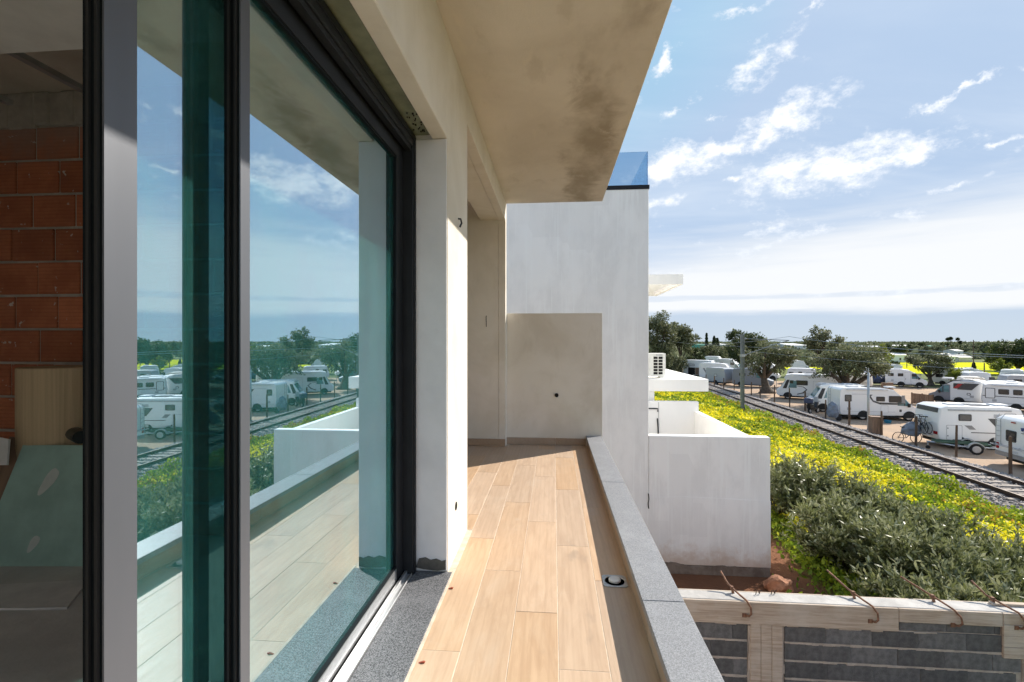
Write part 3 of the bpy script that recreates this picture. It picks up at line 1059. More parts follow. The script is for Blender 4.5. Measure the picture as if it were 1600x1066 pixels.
# cardboard roll standing by the brick wall
p = at_d(97, 3.0)
roll = empty('cardboard_roll', (p.x, p.y, -0.004), 0, 'tall roll of brown corrugated cardboard standing against the brick wall', 'cardboard roll')
prof = [(0.07, 0.0), (0.205, 0.0), (0.205, 1.09), (0.20, 1.095), (0.07, 1.08)]
MB().lathe(prof, 36).build('paper_wrap', 'cardboard', roll)
MB().tube([(0.225, -0.12, 0.715), (0.26, -0.17, 0.715), (0.40, -0.26, 0.715)], [0.030, 0.036, 0.036], 14).build('strap_end', 'black_plastic', roll)

# green plasterboard leaning on the roll, white smears
a = at_z(-70, 884, 0.0); b_ = at_z(175, 884, 0.0)
gb = empty('plasterboard_sheet', ((a.x + b_.x) / 2, (a.y + b_.y) / 2, -0.004), math.atan2(b_.y - a.y, b_.x - a.x), 'green plasterboard sheet leaning against the cardboard roll', 'plasterboard')
wd = (b_ - a).length
tilt = 0.16
mb = MB().prism([(-wd / 2 + 0.10, 0), (wd / 2, 0), (wd / 2, 0.66), (-wd / 2 + 0.27, 0.66)], 'y', 0.0, 0.0125)
o = mb.build('sheet', 'green_board', gb, rot=(-tilt, 0, 0))
for (cx, cz, rx, rz, an) in ((0.015, 0.46, 0.03, 0.085, 0.55), (-0.02, 0.12, 0.022, 0.05, 0.5)):
    pts = []
    for k in range(18):
        t = 2 * math.pi * k / 18
        rr = 1 + 0.12 * math.sin(3 * t + cx * 9)
        x, z = rx * rr * math.cos(t), rz * rr * math.sin(t)
        pts.append((cx + x * math.cos(an) + z * math.sin(an), cz - x * math.sin(an) + z * math.cos(an)))
    MB().prism(pts, 'y', -0.0015, 0.0).build('filler_smear', 'board_smear', o)
pp = [at_z(u, v, 0.0) for u, v in ((-40, 935), (0, 915), (133, 908), (133, 915), (105, 951), (-40, 953))]
o = MB().prism([(q.x, q.y) for q in pp], 'z', -0.004, 0.006).build('plaster_offcut', 'pale_board')
tag(o, 'flat pale plasterboard offcut lying on the concrete floor', 'offcut')
q = at_d(-5, 2.72)
o = MB().box(-0.16, 0.10, -0.008, 0.008, 0.0, 0.66).build('wood_offcut', 'panel_wood', None, rot=(-0.20, 0.16, 0.1), loc=(q.x, q.y, 0.022))
tag(o, 'brown board offcut leaning left of the green plasterboard', 'offcut')
o = MB().prism([(-0.2, -0.04), (0.12, -0.04), (0.10, 0.10), (-0.2, 0.16)], 'y', -0.006, 0.006).build('paper_scrap', 'pale_board', None, rot=(-0.22, 0.0, 0.1), loc=(q.x - 0.02, q.y - 0.03, 0.60))
tag(o, 'pale torn board scrap resting on the brown offcut', 'scrap')


# ------------------------------------------------------------------ neighbouring white house
NY = 9.3
nh = empty('neighbour_house', (0, 0, -3.1), 0, 'white painted flat-roofed neighbouring house with a walled terrace', 'house')
nh.location = (0, 0, 0)
B('main_wall', 'white_paint', nh, -7.0, 1.785, NY, 20.5, -3.3, 4.12, 0.01)
bal = B('glass_balustrade', 'rail_glass', nh, -6.9, 1.775, NY + 0.02, NY + 0.038, 4.19, 4.83)
B('base_channel', 'anthracite', nh, -7.0, 1.80, NY - 0.012, NY + 0.08, 4.12, 4.195, 0.004)
B('side_glass', 'rail_glass', nh, 1.757, 1.775, NY + 0.05, 20.4, 4.20, 4.83)
B('base_channel', 'anthracite', nh, 1.735, 1.80, NY + 0.082, 20.5, 4.12, 4.195, 0.004)
tw = B('terrace_wall', 'white_paint', nh, 1.787, 3.98, NY - 0.01, NY + 0.17, -2.93, -0.53, 0.008)
pl = [(1.10, -2.93), (3.985, -2.93), (3.985, -1.70), (2.4, -1.66), (1.80, -1.70), (1.80, -1.60), (1.78, -1.60), (1.765, -1.86), (1.10, -1.88)]
MB().prism(pl, 'y', NY - 0.016, NY - 0.0105).build('render_coat', 'white_paint', nh)
MB().tube([(1.775, NY - 0.02, -1.62), (1.785, NY - 0.02, -1.72), (1.772, NY - 0.02, -1.80), (1.78, NY - 0.02, -1.9)], 0.010, 5).build('crack', 'dark_hole', nh)
B('terrace_wall', 'bright_white_paint', nh, 3.55, 3.68, NY + 0.171, 12.60, -2.93, -0.53, 0.006)
B('terrace_wall', 'bright_white_paint', nh, 1.787, 3.66, 12.602, 12.78, -2.93, -0.29, 0.006)
B('footing', 'footing', nh, 0.8, 3.93, NY + 0.0, NY + 0.5, -3.25, -2.932)
edge = [(0.9, -3.2), (3.97, -3.2)]
zz = -2.92
for i in range(70):
    zz = min(-2.87, max(-2.96, zz + random.uniform(-0.016, 0.016)))
    edge.append((3.97 - i * 3.07 / 69, zz))
MB().prism(edge, 'y', NY - 0.03, NY + 0.0).build('footing_edge', 'footing', nh)
B('canopy', 'bright_white_paint', nh, 1.787, 3.98, 12.85, 17.9, -0.055, 0.262, 0.01)
B('canopy_support', 'bright_white_paint', nh, 1.787, 2.62, 12.90, 13.15, -2.93, -0.057)
pg = B('pergola', 'bright_white_paint', nh, 1.787, 3.98, 15.30, 15.42, 3.0, 3.31)
B('pergola_side', 'bright_white_paint', pg, 3.88, 3.98, 15.422, 19.2, 3.0, 3.31)
B('pergola_side', 'bright_white_paint', pg, 1.80, 3.878, 19.08, 19.2, 3.0, 3.31)
for i in range(18):
    y = 15.55 + i * 0.20
    B('louver', 'bright_white_paint', pg, 1.80, 3.878, y, y + 0.13, 3.13, 3.16)
MB().tube([(1.9, 12.58, -0.47), (2.64, 12.58, -0.47), (2.64, 12.58, -0.55)], 0.016, 6).build('door_closer', 'anthracite', nh)
MB().tube([(2.63, 12.575, -0.72), (2.645, 12.575, -0.95), (2.655, 12.575, -1.2)], 0.016, 6).build('door_handle', 'anthracite', nh)
B('recess_line', 'trim_line', nh, 2.66, 2.672, 12.59, 12.601, -2.0, -0.31)

ac = empty('air_conditioner', (2.55, 13.15, 0.262), 0, 'cream outdoor air conditioner unit on the white canopy slab', 'air conditioner')
MB().box(-0.45, 0.42, 0, 0.34, 0.05, 0.66).build('casing', 'ac_shell', ac, 0.02, segs=2)
B('foot_rail', 'ac_shell', ac, -0.40, -0.30, -0.02, 0.36, 0.0, 0.05)
B('foot_rail', 'ac_shell', ac, 0.27, 0.37, -0.02, 0.36, 0.0, 0.05)
for r_ in range(6):
    for c_ in range(2):
        x = 0.10 + c_ * 0.13
        z = 0.10 + r_ * 0.082
        B('grille_opening', 'dark_hole', ac, x, x + 0.105, -0.006, 0.002, z, z + 0.062)
for i in range(9):
    B('casing_rib', 'ac_shell', ac, -0.42 + i * 0.05, -0.405 + i * 0.05, -0.008, 0.001, 0.10, 0.60)
B('nameplate', 'trim_line', ac, 0.16, 0.33, -0.004, 0.002, 0.60, 0.63)
MB().tube([(-0.10, 0.1, 0.05), (-0.16, -0.1, 0.03), (-0.22, -0.33, 0.012), (-0.30, -0.34, -0.12), (-0.45, -0.34, -0.3)], 0.022, 6).build('cable', 'black_plastic', ac)


# ------------------------------------------------------------------ block retaining wall with formwork
WT = -1.78
WY0, WY1 = 5.86, 6.06
wl = empty('block_wall', (0, 0, 0), 0, 'grey concrete block retaining wall topped with timber formwork below the balcony', 'wall')
B('mortar_core', 'pale_mortar', wl, -0.5, 7.5, WY0 + 0.012, WY1 - 0.012, -3.9, WT - 0.02)
B('top_beam', 'concrete', wl, -0.5, 7.5, WY0 + 0.002, WY1, WT - 0.10, WT, 0.006)
B('formwork_plank', 'formwork_wood', wl, -0.5, 3.895, WY0 - 0.03, WY0, WT - 0.262, WT - 0.003, 0.004)
B('formwork_plank', 'formwork_wood', wl, 3.90, 4.985, WY0 - 0.028, WY0, WT - 0.155, WT - 0.003, 0.004)
B('formwork_plank', 'formwork_wood', wl, -0.5, 3.2, WY1 + 0.002, WY1 + 0.03, WT - 0.22, WT - 0.004, 0.004)
B('formwork_plank', 'formwork_wood', wl, 3.203, 7.4, WY1 + 0.002, WY1 + 0.03, WT - 0.22, WT - 0.008, 0.004)
for i in range(4):
    z1 = WT - 0.003 - i * 0.125
    B('formwork_plank', 'formwork_wood', wl, 4.99, 7.4, WY0 - 0.032 - 0.002 * (i % 2), WY0 - 0.002, z1 - 0.122, z1, 0.004)
# columns cast between the block bays
for (x0, x1) in ((2.28, 2.64), (5.22, 5.60)):
    nb = 3
    for k in range(nb):
        a = x0 + (x1 - x0) * k / nb
        B('column_board', 'formwork_wood', wl, a + 0.002, a + (x1 - x0) / nb - 0.002, WY0 - 0.018 - 0.003 * k, WY0 + 0.01, -3.85, WT - 0.264 if x0 < 4 else WT - 0.52, 0.003)
    mb = MB()
    for k in range(16):
        z = -3.8 + k * 0.108
        for xx in (x0, x1):
            w_ = random.uniform(0.008, 0.03)
            mb.box(xx - w_, xx + w_, WY0 - random.uniform(0.002, 0.012), WY0 + 0.011, z, z + 0.115)
    mb.build('mortar_squeeze', 'pale_mortar', wl, 0.006)
blk = {}
for bay, (x0, x1, zt) in enumerate(((-0.4, 2.25, WT - 0.272), (2.67, 5.19, WT - 0.272), (5.63, 7.4, WT - 0.53))):
    for c_ in range(8):
        z1 = zt - c_ * 0.208
        if z1 < -3.6: break
        jm = MB()
        xx = x0
        while xx < x1:
            ln = random.uniform(0.03, 0.12)
            jm.box(xx, min(xx + ln * 1.1, x1), WY0 - random.uniform(-0.004, 0.010), WY0 + 0.013, z1 - 0.206 - random.uniform(-0.001, 0.008), z1 - 0.186 + random.uniform(-0.002, 0.006))
            xx += ln
        jm.build('mortar_joint', 'pale_mortar', wl, 0.003)
        x = x0 - (0.25 if c_ % 2 else 0.0) - random.uniform(0, 0.06)
        while x < x1:
            a, b = max(x, x0), min(x + 0.496, x1)
            if b - a > 0.05:
                key = round(b - a, 2)
                if key not in blk:
                    blk[key] = MB().box(-key / 2, key / 2, 0, 0.05, -0.184, 0).mesh('block', 'block_grey', 0.004)
                link('block', blk[key], wl, ((a + b) / 2, WY0 - random.uniform(0.0, 0.006), z1))
            x += 0.500
# one extra short course seen under the narrow plank
x = 3.92
while x < 4.98:
    b = min(x + 0.496, 4.98)
    key = round(b - x, 2)
    me = MB().box(-key / 2, key / 2, 0, 0.05, -0.096, 0).mesh('block', 'block_grey', 0.004)
    link('block', me, wl, ((x + b) / 2, WY0 - 0.003, WT - 0.160))
    x += 0.5
mb = MB()
for k in range(40):
    x = -0.3 + k * 0.115
    mb.box(x, x + 0.13, WY0 - random.uniform(0.001, 0.010), WY0 + 0.011, WT - 0.275 - random.uniform(0, 0.016), WT - 0.264)
mb.build('mortar_squeeze', 'pale_mortar', wl, 0.003)
# clamps
names = ['leftmost', 'second from the left', 'third from the left', 'rightmost']
for i, (u, lean) in enumerate(((1146, 0.10), (1334, 0.10), (1457, 0.12), (1551, 0.13))):
    px = at_z(u, 925 + (u - 1146) * 0.04, WT).x
    c = empty('formwork_clamp', (px, WY0, WT), random.uniform(-0.06, 0.06), f'rusty bent steel rod clamp over the block wall, {names[i]}', 'clamp', 'rod clamps on the block wall')
    k1, k2 = random.uniform(0.8, 1.15), random.uniform(-0.03, 0.03)
    pts = [(-0.16 * k1 + k2, 0.42 * k1, 0.16 + k2), (-0.06, 0.22, 0.075), (0.02, 0.06, 0.035), (0.07 + k2 * 0.3, -0.02, 0.01), (0.11, -0.055, -0.05), (0.115 - k2 * 0.3, -0.062, -0.12), (0.09, -0.05, -0.155), (0.06, -0.036, -0.15)]
    MB().tube(pts, 0.011, 8).build('rod', 'rust', c, smooth=True)
    MB().lathe([(0.026, -0.012), (0.026, 0.018)], 6, 'y', (-0.03, 0.165, 0.055)).build('nut', 'rust', c)
    MB().tube([(-0.03, 0.165, 0.05), (-0.02, 0.16, -0.003)], [0.012, 0.018], 8).build('wing', 'rust', c)
    MB().box(0.02, 0.07, -0.036, -0.029, -0.18, -0.13).build('plate', 'rust', c, 0.003)
for i, (u, v) in enumerate(((1181, 929), (1205, 929))):
    q = at_z(u, v, WT)
    h = MB().tube([(0, 0, 0), (0.005, 0, 0.04), (0.03, 0, 0.05), (0.035, 0, 0.02)], 0.005, 6)
    h.tube([(0.05, 0.02, 0), (0.055, 0.02, 0.035), (0.075, 0.02, 0.045)], 0.005, 6)
    o = h.build('rebar_hook', 'rail_steel', None, loc=(q.x, q.y, WT))
    tag(o, f'pair of small steel hooks set in the wall top, {"left" if i == 0 else "right"} pair', 'hook', 'steel hooks in the wall top')
q = at_z(1575, 936, WT + 0.02)
o = MB().box(-0.28, 0.5, -0.03, 0.03, 0.0, 0.025).build('loose_batten', 'formwork_wood', None, 0.003, loc=(q.x, WY1 - 0.05, WT + 0.002), rot=(0, 0, -0.02))
tag(o, 'loose timber batten lying on the wall top at the far right', 'batten')


def rock(name, loc, size, seed, mat):
    bm = bmesh.new()
    bmesh.ops.create_icosphere(bm, subdivisions=3, radius=1.0)
    r = random.Random(seed)
    ph = [r.uniform(0, 6) for _ in range(6)]
    for v in bm.verts:
        k = 1 + 0.16 * math.sin(3 * v.co.x + ph[0]) * math.sin(2.6 * v.co.y + ph[1]) + 0.10 * math.sin(6 * v.co.z + 4 * v.co.x + ph[2]) + 0.05 * math.sin(11 * v.co.y + ph[3])
        v.co = Vector((v.co.x * k * size[0], v.co.y * k * size[1], v.co.z * k * size[2]))
    me = bpy.data.meshes.new(name)
    bm.to_mesh(me)
    bm.free()
    me.materials.append(MATS[mat])
    return link(name, me, None, loc, (0.2, 0.3, r.uniform(0, 3)))


q = at_z(1217, 916, -3.0)
tag(rock('boulder', (q.x, q.y, -3.02), (0.24, 0.18, 0.17), 4, 'red_rock'), 'red earthy boulder behind the block wall', 'rock')
q = at_z(1255, 932, -3.05)
tag(rock('stone', (q.x, q.y, -3.09), (0.16, 0.12, 0.06), 9, 'red_rock'), 'small flat stone right of the red boulder', 'rock')


# ------------------------------------------------------------------ railway
def build_railway():
    # ballast bed: one shaped strip
    prof = [(15.0, -5.06), (15.7, -4.93), (16.35, -4.80), (16.6, -4.775), (18.8, -4.775), (19.1, -4.80), (19.8, -4.98), (20.9, -5.18)]
    Ss = [-30] + [i * 2.0 for i in range(-10, 60)] + [140, 220]
    vs, fs = [], []
    r = random.Random(5)
    n = len(prof)
    for S in Ss:
        for D, z in prof:
            p = rp(D + r.uniform(-0.12, 0.12) * (D in (15.0, 20.9)), S)
            vs.append((p.x, p.y, z + r.uniform(-0.012, 0.012)))
    for i in range(len(Ss) - 1):
        for k in range(n - 1):
            fs.append((i * n + k, i * n + k + 1, (i + 1) * n + k + 1, (i + 1) * n + k))
    bed = MB().add(vs, fs).build('ballast_bed', 'ballast_base')
    tag(bed, 'grey stone ballast bed carrying the railway track', 'ballast', kind='structure')
    # loose stones on it
    rng = np.random.default_rng(11)
    n = 26000
    S = 8 + 75 * rng.random(n) ** 1.7
    D = rng.uniform(15.0, 20.6, n)
    keep = ~((np.abs(D - TRACK_D) < 1.3) & (rng.random(n) < 0.80))
    S, D = S[keep], D[keep]
    n = len(S)
    z = np.interp(D, [p[0] for p in prof], [p[1] for p in prof])
    s = rng.uniform(0.03, 0.075, n) * (1 + S / 60)
    octv = np.array([(1, 0, 0), (0, 1, 0), (-1, 0, 0), (0, -1, 0), (0, 0, 1), (0, 0, -0.6)], float)
    octf = np.array([(0, 1, 4), (1, 2, 4), (2, 3, 4), (3, 0, 4), (1, 0, 5), (2, 1, 5), (3, 2, 5), (0, 3, 5)])
    rot = rng.uniform(0, 6.28, n)
    V = octv[None] * s[:, None, None] * rng.uniform(0.6, 1.25, (n, 6, 1))
    c, si = np.cos(rot)[:, None], np.sin(rot)[:, None]
    x = V[:, :, 0] * c - V[:, :, 1] * si
    y = V[:, :, 0] * si + V[:, :, 1] * c
    V[:, :, 0] = x + (RN.x * D + RT.x * S)[:, None]
    V[:, :, 1] = y + (RN.y * D + RT.y * S)[:, None]
    V[:, :, 2] += (z + 0.01)[:, None]
    me = bpy.data.meshes.new('ballast_stones')
    me.vertices.add(n * 6)
    me.vertices.foreach_set('co', V.astype(np.float32).ravel())
    Fi = (octf[None] + (np.arange(n) * 6)[:, None, None]).reshape(-1, 3)
    me.loops.add(len(Fi) * 3)
    me.loops.foreach_set('vertex_index', Fi.astype(np.int32).ravel())
    me.polygons.add(len(Fi))
    me.polygons.foreach_set('loop_start', np.arange(0, len(Fi) * 3, 3, dtype=np.int32))
    me.update(calc_edges=True)
    me.materials.append(MATS['ballast_stone'])
    tag(link('ballast_stones', me), 'loose grey ballast stones along the track', 'stones', kind='stuff')
    # track: rails and sleepers
    tr = empty('railway_track', rp(TRACK_D, 40, RAIL_Z), -RA, 'single rusty railway track on pale concrete sleepers', 'railway track')
    rail = [(-0.075, -0.0), (0.075, 0.0), (0.075, 0.012), (0.012, 0.03), (0.012, 0.12), (0.036, 0.135), (0.036, 0.165), (-0.036, 0.165), (-0.036, 0.135), (-0.012, 0.12), (-0.012, 0.03), (-0.075, 0.012)]
    for s_ in (-1, 1):
        MB().prism([(s_ * 0.87 + a, b - 0.03) for a, b in rail], 'y', -70, 150).build('rail', 'rail_steel', tr)
    slp = MB().prism([(-0.14, 0), (0.14, 0), (0.11, 0.13), (-0.11, 0.13)], 'x', -1.3, 1.3).mesh('sleeper', 'sleeper_concrete', 0.01)
    r = random.Random(8)
    for k in range(130):
        link('sleeper', slp, tr, (r.uniform(-0.03, 0.03), -30 + k * 0.62, -0.138 + r.uniform(-0.012, 0.006)), (0, 0, r.uniform(-0.012, 0.012)))


build_railway()


def catenary():
    base = at_z(1160, 649, -4.9)
    top = 1.80
    o = empty('catenary_mast', (base.x, base.y, -4.95), -RA, 'tall grey steel railway mast with overhead bracket beside the track', 'mast')
    H = top + 4.95
    mb = MB().box(-0.13, -0.115, -0.13, 0.13, 0, H).box(0.115, 0.13, -0.13, 0.13, 0, H).box(-0.115, 0.115, -0.012, 0.012, 0, H)
    mb.build('post', 'pole_grey', o)
    B('foot', 'concrete', o, -0.3, 0.3, -0.3, 0.3, -0.2, 0.12, 0.02)
    D0 = RN.dot(Vector((base.x, base.y, 0)))
    reach = TRACK_D - D0
    MB().tube([(0.1, 0, H - 0.35), (reach, 0, H - 0.50)], 0.035, 6).build('top_arm', 'pole_grey', o)
    MB().tube([(0.1, 0, H - 1.75), (reach * 0.6, 0, H - 0.95), (reach, 0, H - 0.5)], 0.035, 6).build('strut_arm', 'pole_grey', o)
    MB().tube([(reach * 0.55, 0, H - 1.0), (reach * 1.05, 0, H - 1.20)], 0.02, 6).build('steady_arm', 'pole_grey', o)
    for zz in (H - 0.35, H - 1.72):
        MB().lathe([(0.05, 0), (0.09, 0.03), (0.05, 0.06), (0.09, 0.09), (0.05, 0.12)], 8, 'x', (0.18, 0, zz)).build('insulator', 'galvanised', o)
    B('clamp_plate', 'galvanised', o, -0.16, 0.16, -0.16, 0.16, H - 1.85, H - 1.65)
    # wires: sagging spans from the mast on towards the camera and past it
    def span(name, label, D, z0, z1, sag, S0, S1, rad):
        pts = []
        for i in range(25):
            t = i / 24
            S = S0 + (S1 - S0) * t
            q = rp(D, S, z0 + (z1 - z0) * t - sag * 4 * t * (1 - t))
            pts.append(q)
        w = MB().tube(pts, rad, 5).build(name, 'wire_metal')
        tag(w, label, 'wire', 'overhead railway wires')
    S0 = RT.dot(Vector((base.x, base.y, 0)))
    span('overhead_wire', 'topmost overhead railway wire sagging along the horizon', TRACK_D, 1.62, 1.6, 0.95, S0, S0 - 46, 0.016)
    span('overhead_wire', 'middle overhead contact wire running above the track', TRACK_D, 0.75, 0.62, 0.08, S0 + 30, S0 - 46, 0.015)
    span('overhead_wire', 'lowest side wire running along the mast line', D0 + 6.5, 0.12, 0.12, 0.35, S0 + 20, S0 - 46, 0.012)
    span('overhead_wire', 'far stretch of overhead wire behind the mast', TRACK_D, 1.62, 1.62, 0.8, S0, S0 + 55, 0.016)
    # round galvanised pole on the far side
    b2 = at_z(1357, 672, -5.05)
    o = empty('lamp_pole', (b2.x, b2.y, -5.1), 0, 'slim galvanised pole standing beside the brown cabinet', 'pole')
    MB().tube([(0, 0, 0), (0, 0, 4.1)], [0.085, 0.075], 10).build('post', 'galvanised', o, smooth=True)
    MB().tube([(0, 0, 4.1), (0.0, 0, 4.42)], 0.035, 8).build('cap', 'galvanised', o)
    B('bracket', 'galvanised', o, -0.14, 0.14, -0.05, 0.05, 3.92, 4.0)
    B('foot', 'ballast_base', o, -0.32, 0.32, -0.3, 0.3, -0.1, 0.07, 0.03)
    # slender post by the olive
    b3 = at_z(1213, 604, PARK)
    o = MB().tube([(0, 0, 0), (0, 0, 3.6)], 0.045, 8).build('thin_pole', 'galvanised', None, loc=(b3.x, b3.y, PARK))
    tag(o, 'thin pale pole left of the large integrated motorhome', 'pole')
    for i, (u, vt, vb, h, lab) in enumerate(((1538, 575, 606, 3.4, 'thin dark pole rising between the far caravans'), (1521, 540, 588, 6.6, 'tall dark timber utility pole at the yellow field'), (1417, 551, 575, 4.2, 'short timber pole beside the pale warehouse'))):
        b4 = at_z(u, vb, PARK)
        o = MB().tube([(0, 0, 0), (0, 0, h)], [0.09, 0.06], 8).build('timber_pole', 'post_wood', None, loc=(b4.x, b4.y, PARK))
        tag(o, lab, 'pole')


catenary()

# fence posts beyond the track
posts = [(1103, 604, 1.7), (1116, 607, 1.7), (1131, 612, 1.75), (1147, 612, 1.5), (1174, 618, 1.6), (1188, 624, 1.5), (1210, 630, 1.9), (1234, 637, 1.9), (1258, 642, 1.8),
         (1290, 655, 1.6), (1327, 667, 2.0), (1378, 681, 1.7), (1431, 699, 1.9), (1494, 717, 1.85), (1579, 741, 1.85)]
posts = sorted(posts)
for i, (u, v, h) in enumerate(posts):
    q = at_z(u, v, PARK + 0.03)
    lean = (random.uniform(-0.04, 0.04), random.uniform(-0.03, 0.03))
    r0 = random.uniform(0.055, 0.075)
    o = MB().tube([(0, 0, -0.2), (lean[0] * 0.5, lean[1] * 0.5, h * 0.5), (lean[0], lean[1], h * 0.98), (lean[0], lean[1], h)], [r0, r0, r0 * 0.92, r0 * 0.6], 8).build('fence_post', 'post_wood', None, loc=(q.x, q.y, PARK))
    tag(o, f'brown wooden fence post beyond the track, {ORD[i]} from the left', 'fence post', 'wooden posts along the track')


# ------------------------------------------------------------------ vehicles
def rrect(x0, x1, z0, z1, r=0.08, n=4):
    pts = []
    for cx, cz, a0 in ((x1 - r, z0 + r, -90), (x1 - r, z1 - r, 0), (x0 + r, z1 - r, 90), (x0 + r, z0 + r, 180)):
        for k in range(n + 1):
            a = math.radians(a0 + 90 * k / n)
            pts.append((cx + r * math.cos(a), cz + r * math.sin(a)))
    return pts


class Veh:
    """local frame: x along the side we see (left to right), y away from us, z up"""

    def __init__(s, name, label, cat, PL, PR, H, W=2.2, group='motorhomes and caravans in the park', flip=False):
        a = at_z(*PL, PARK)
        b = at_z(*PR, PARK)
        s.L = (b - a).length
        s.H, s.W = H, W
        s.flip = flip          # True: front at the left
        s.o = empty(name, (a.x, a.y, PARK), math.atan2(b.y - a.y, b.x - a.x), label, cat, group)

    def X(s, x):
        return s.L - x if s.flip else x

    def poly(s, pts):
        return [(s.X(x), z) for x, z in pts]

    def extr(s, name, mat, pts, y0, y1, bevel=0.0, parent=None, segs=1):
        return MB().prism(s.poly(pts), 'y', y0, y1).build(name, mat, parent or s.o, bevel, segs=segs)

    def window(s, x0, x1, z0, z1, pane='window_dark', frame='window_frame_dark', r=0.07, y=0.0, name='window'):
        w = s.extr(name, frame, rrect(x0, x1, z0, z1, r), y - 0.022, y + 0.02)
        s.extr('pane', pane, rrect(x0 + 0.05, x1 - 0.05, z0 + 0.05, z1 - 0.05, r * 0.7), y - 0.03, y - 0.0225, parent=w)
        return w

    def edge(s, name, mat, p0, p1, t0, t1, y0, y1, th=0.025, parent=None):
        """slab lying on the profile edge p0->p1 (outside is to the right of travel)"""
        p0, p1 = Vector(p0), Vector(p1)
        d = p1 - p0
        nrm = Vector((d.y, -d.x)).normalized()
        a = p0 + d * t0 + nrm * 0.004
        b = p0 + d * t1 + nrm * 0.004
        return s.extr(name, mat, [tuple(a), tuple(b), tuple(b + nrm * th), tuple(a + nrm * th)], y0, y1, parent=parent)

    def wheel(s, x, r=0.34, both=True):
        for y in ((0.10, s.W - 0.32) if both else (0.10,)):
            w = MB().lathe([(r - 0.06, -0.005), (r, 0.03), (r, 0.19), (r - 0.06, 0.22)], 20, 'y', (0, 0, 0)).build('wheel', 'tyre', s.o, loc=(s.X(x), y, r))
            MB().lathe([(0.0, -0.012), (r - 0.14, -0.016), (r - 0.075, 0.0), (r - 0.075, 0.03)], 16, 'y').build('rim', 'wheel_rim', w)

    def arch(s, x, r=0.43):
        pts = [(x + r * math.cos(math.radians(a)), 0.36 + r * math.sin(math.radians(a))) for a in range(-15, 196, 15)]
        s.extr('wheel_arch', 'underbody', pts, -0.008, 0.05)

    def under(s, x0, x1):
        s.extr('chassis', 'underbody', [(x0, 0.24), (x1, 0.24), (x1, 0.50), (x0, 0.50)], 0.12, s.W - 0.12)

    def roofbits(s, items, z):
        for (x0, x1, y0, y1, kind) in items:
            a, b = sorted((s.X(x0), s.X(x1)))
            B({'h': 'roof_hatch', 's': 'solar_panel', 'a': 'roof_box'}[kind], {'h': 'hatch', 's': 'solar_panel', 'a': 'white_body'}[kind], s.o, a, b, y0, y1, z - 0.02, z + {'h': 0.09, 's': 0.05, 'a': 0.16}[kind], 0.02)

    def rear_ladder(s, y0, y1, z0, z1):
        mb = MB()
        x = -0.07
        for y in (y0, y1):
            mb.tube([(s.X(0.0), y, z0), (s.X(x), y, z0 + 0.06), (s.X(x), y, z1), (s.X(0.06), y, z1 + 0.12)], 0.016, 6)
        n = int((z1 - z0) / 0.28)
        for k in range(n):
            z = z0 + 0.15 + k * 0.28
            mb.tube([(s.X(x), y0, z), (s.X(x), y1, z)], 0.014, 6)
        mb.build('ladder', 'galvanised', s.o)


def seams(v, x0, x1, door=None, awning=True):
    """skirt line, entrance door outline, roof-edge awning cassette, service flaps"""
    v.extr('skirt_line', 'trim_line', [(x0, 0.70), (x1, 0.70), (x1, 0.725), (x0, 0.725)], -0.008, 0.01)
    if awning:
        v.extr('awning_box', 'hatch', [(x0 + 0.3, v.H - 0.20), (x1 - 0.5, v.H - 0.20), (x1 - 0.5, v.H - 0.09), (x0 + 0.3, v.H - 0.09)], -0.07, 0.02, 0.015)
    if door is not None:
        d = v.extr('door', 'trim_line', rrect(door, door + 0.62, 0.48, 2.1, 0.06), -0.007, 0.01)
        v.extr('door_skin', 'white_body', rrect(door + 0.025, door + 0.595, 0.505, 2.075, 0.05), -0.011, -0.0075, parent=d)
        v.extr('handle', 'graphic_dark', rrect(door + 0.06, door + 0.12, 1.1, 1.22, 0.02), -0.03, -0.0115, parent=d)
    v.extr('service_flap', 'trim_line', rrect(x0 + 0.35, x0 + 0.65, 0.80, 1.02, 0.03), -0.008, 0.01)


def lowprofile(v, mat='white_body', cabmat=None):
    """semi-integrated motorhome; front at +x"""
    L, H, W = v.L, v.H, v.W
    body = [(0.06, 0.42), (L - 2.15, 0.40), (L - 1.75, 0.42), (L - 1.75, 1.95), (L - 1.45, 2.02), (L - 1.95, H - 0.16), (L - 2.7, H - 0.02), (1.2, H), (0.25, H - 0.04), (0.05, H - 0.2), (0.0, 1.2)]
    v.extr('body', mat, body, 0.0, W, 0.07, segs=2)
    cab = [(L - 1.75, 0.42), (L - 0.12, 0.40), (L - 0.02, 0.62), (L - 0.05, 0.95), (L - 0.55, 1.18), (L - 1.28, 1.98), (L - 1.75, 2.02)]
    v.extr('cab', cabmat or mat, cab, 0.06, W - 0.06, 0.06, segs=2)
    v.extr('cab_window', 'window_teal', [(L - 1.68, 1.22), (L - 0.68, 1.20), (L - 1.25, 1.86), (L - 1.62, 1.90)], 0.035, 0.059)
    v.extr('window_post', 'window_frame_dark', [(L - 1.22, 1.2), (L - 1.15, 1.2), (L - 1.15, 1.80), (L - 1.22, 1.85)], 0.028, 0.036)
    v.edge('windscreen', 'window_teal', (L - 0.55, 1.18), (L - 1.28, 1.98), 0.06, 0.97, 0.2, W - 0.2, 0.03)
    v.extr('mirror', 'black_plastic', [(L - 1.02, 1.12), (L - 0.86, 1.12), (L - 0.84, 1.42), (L - 1.0, 1.42)], -0.16, -0.02, 0.02)
    v.edge('headlight', 'window_dark', (L - 0.02, 0.62), (L - 0.05, 0.95), 0.3, 0.95, 0.12, 0.5)
    v.under(0.3, L - 0.3)
    for x in (1.75, L - 0.85):
        v.arch(x)
        v.wheel(x)


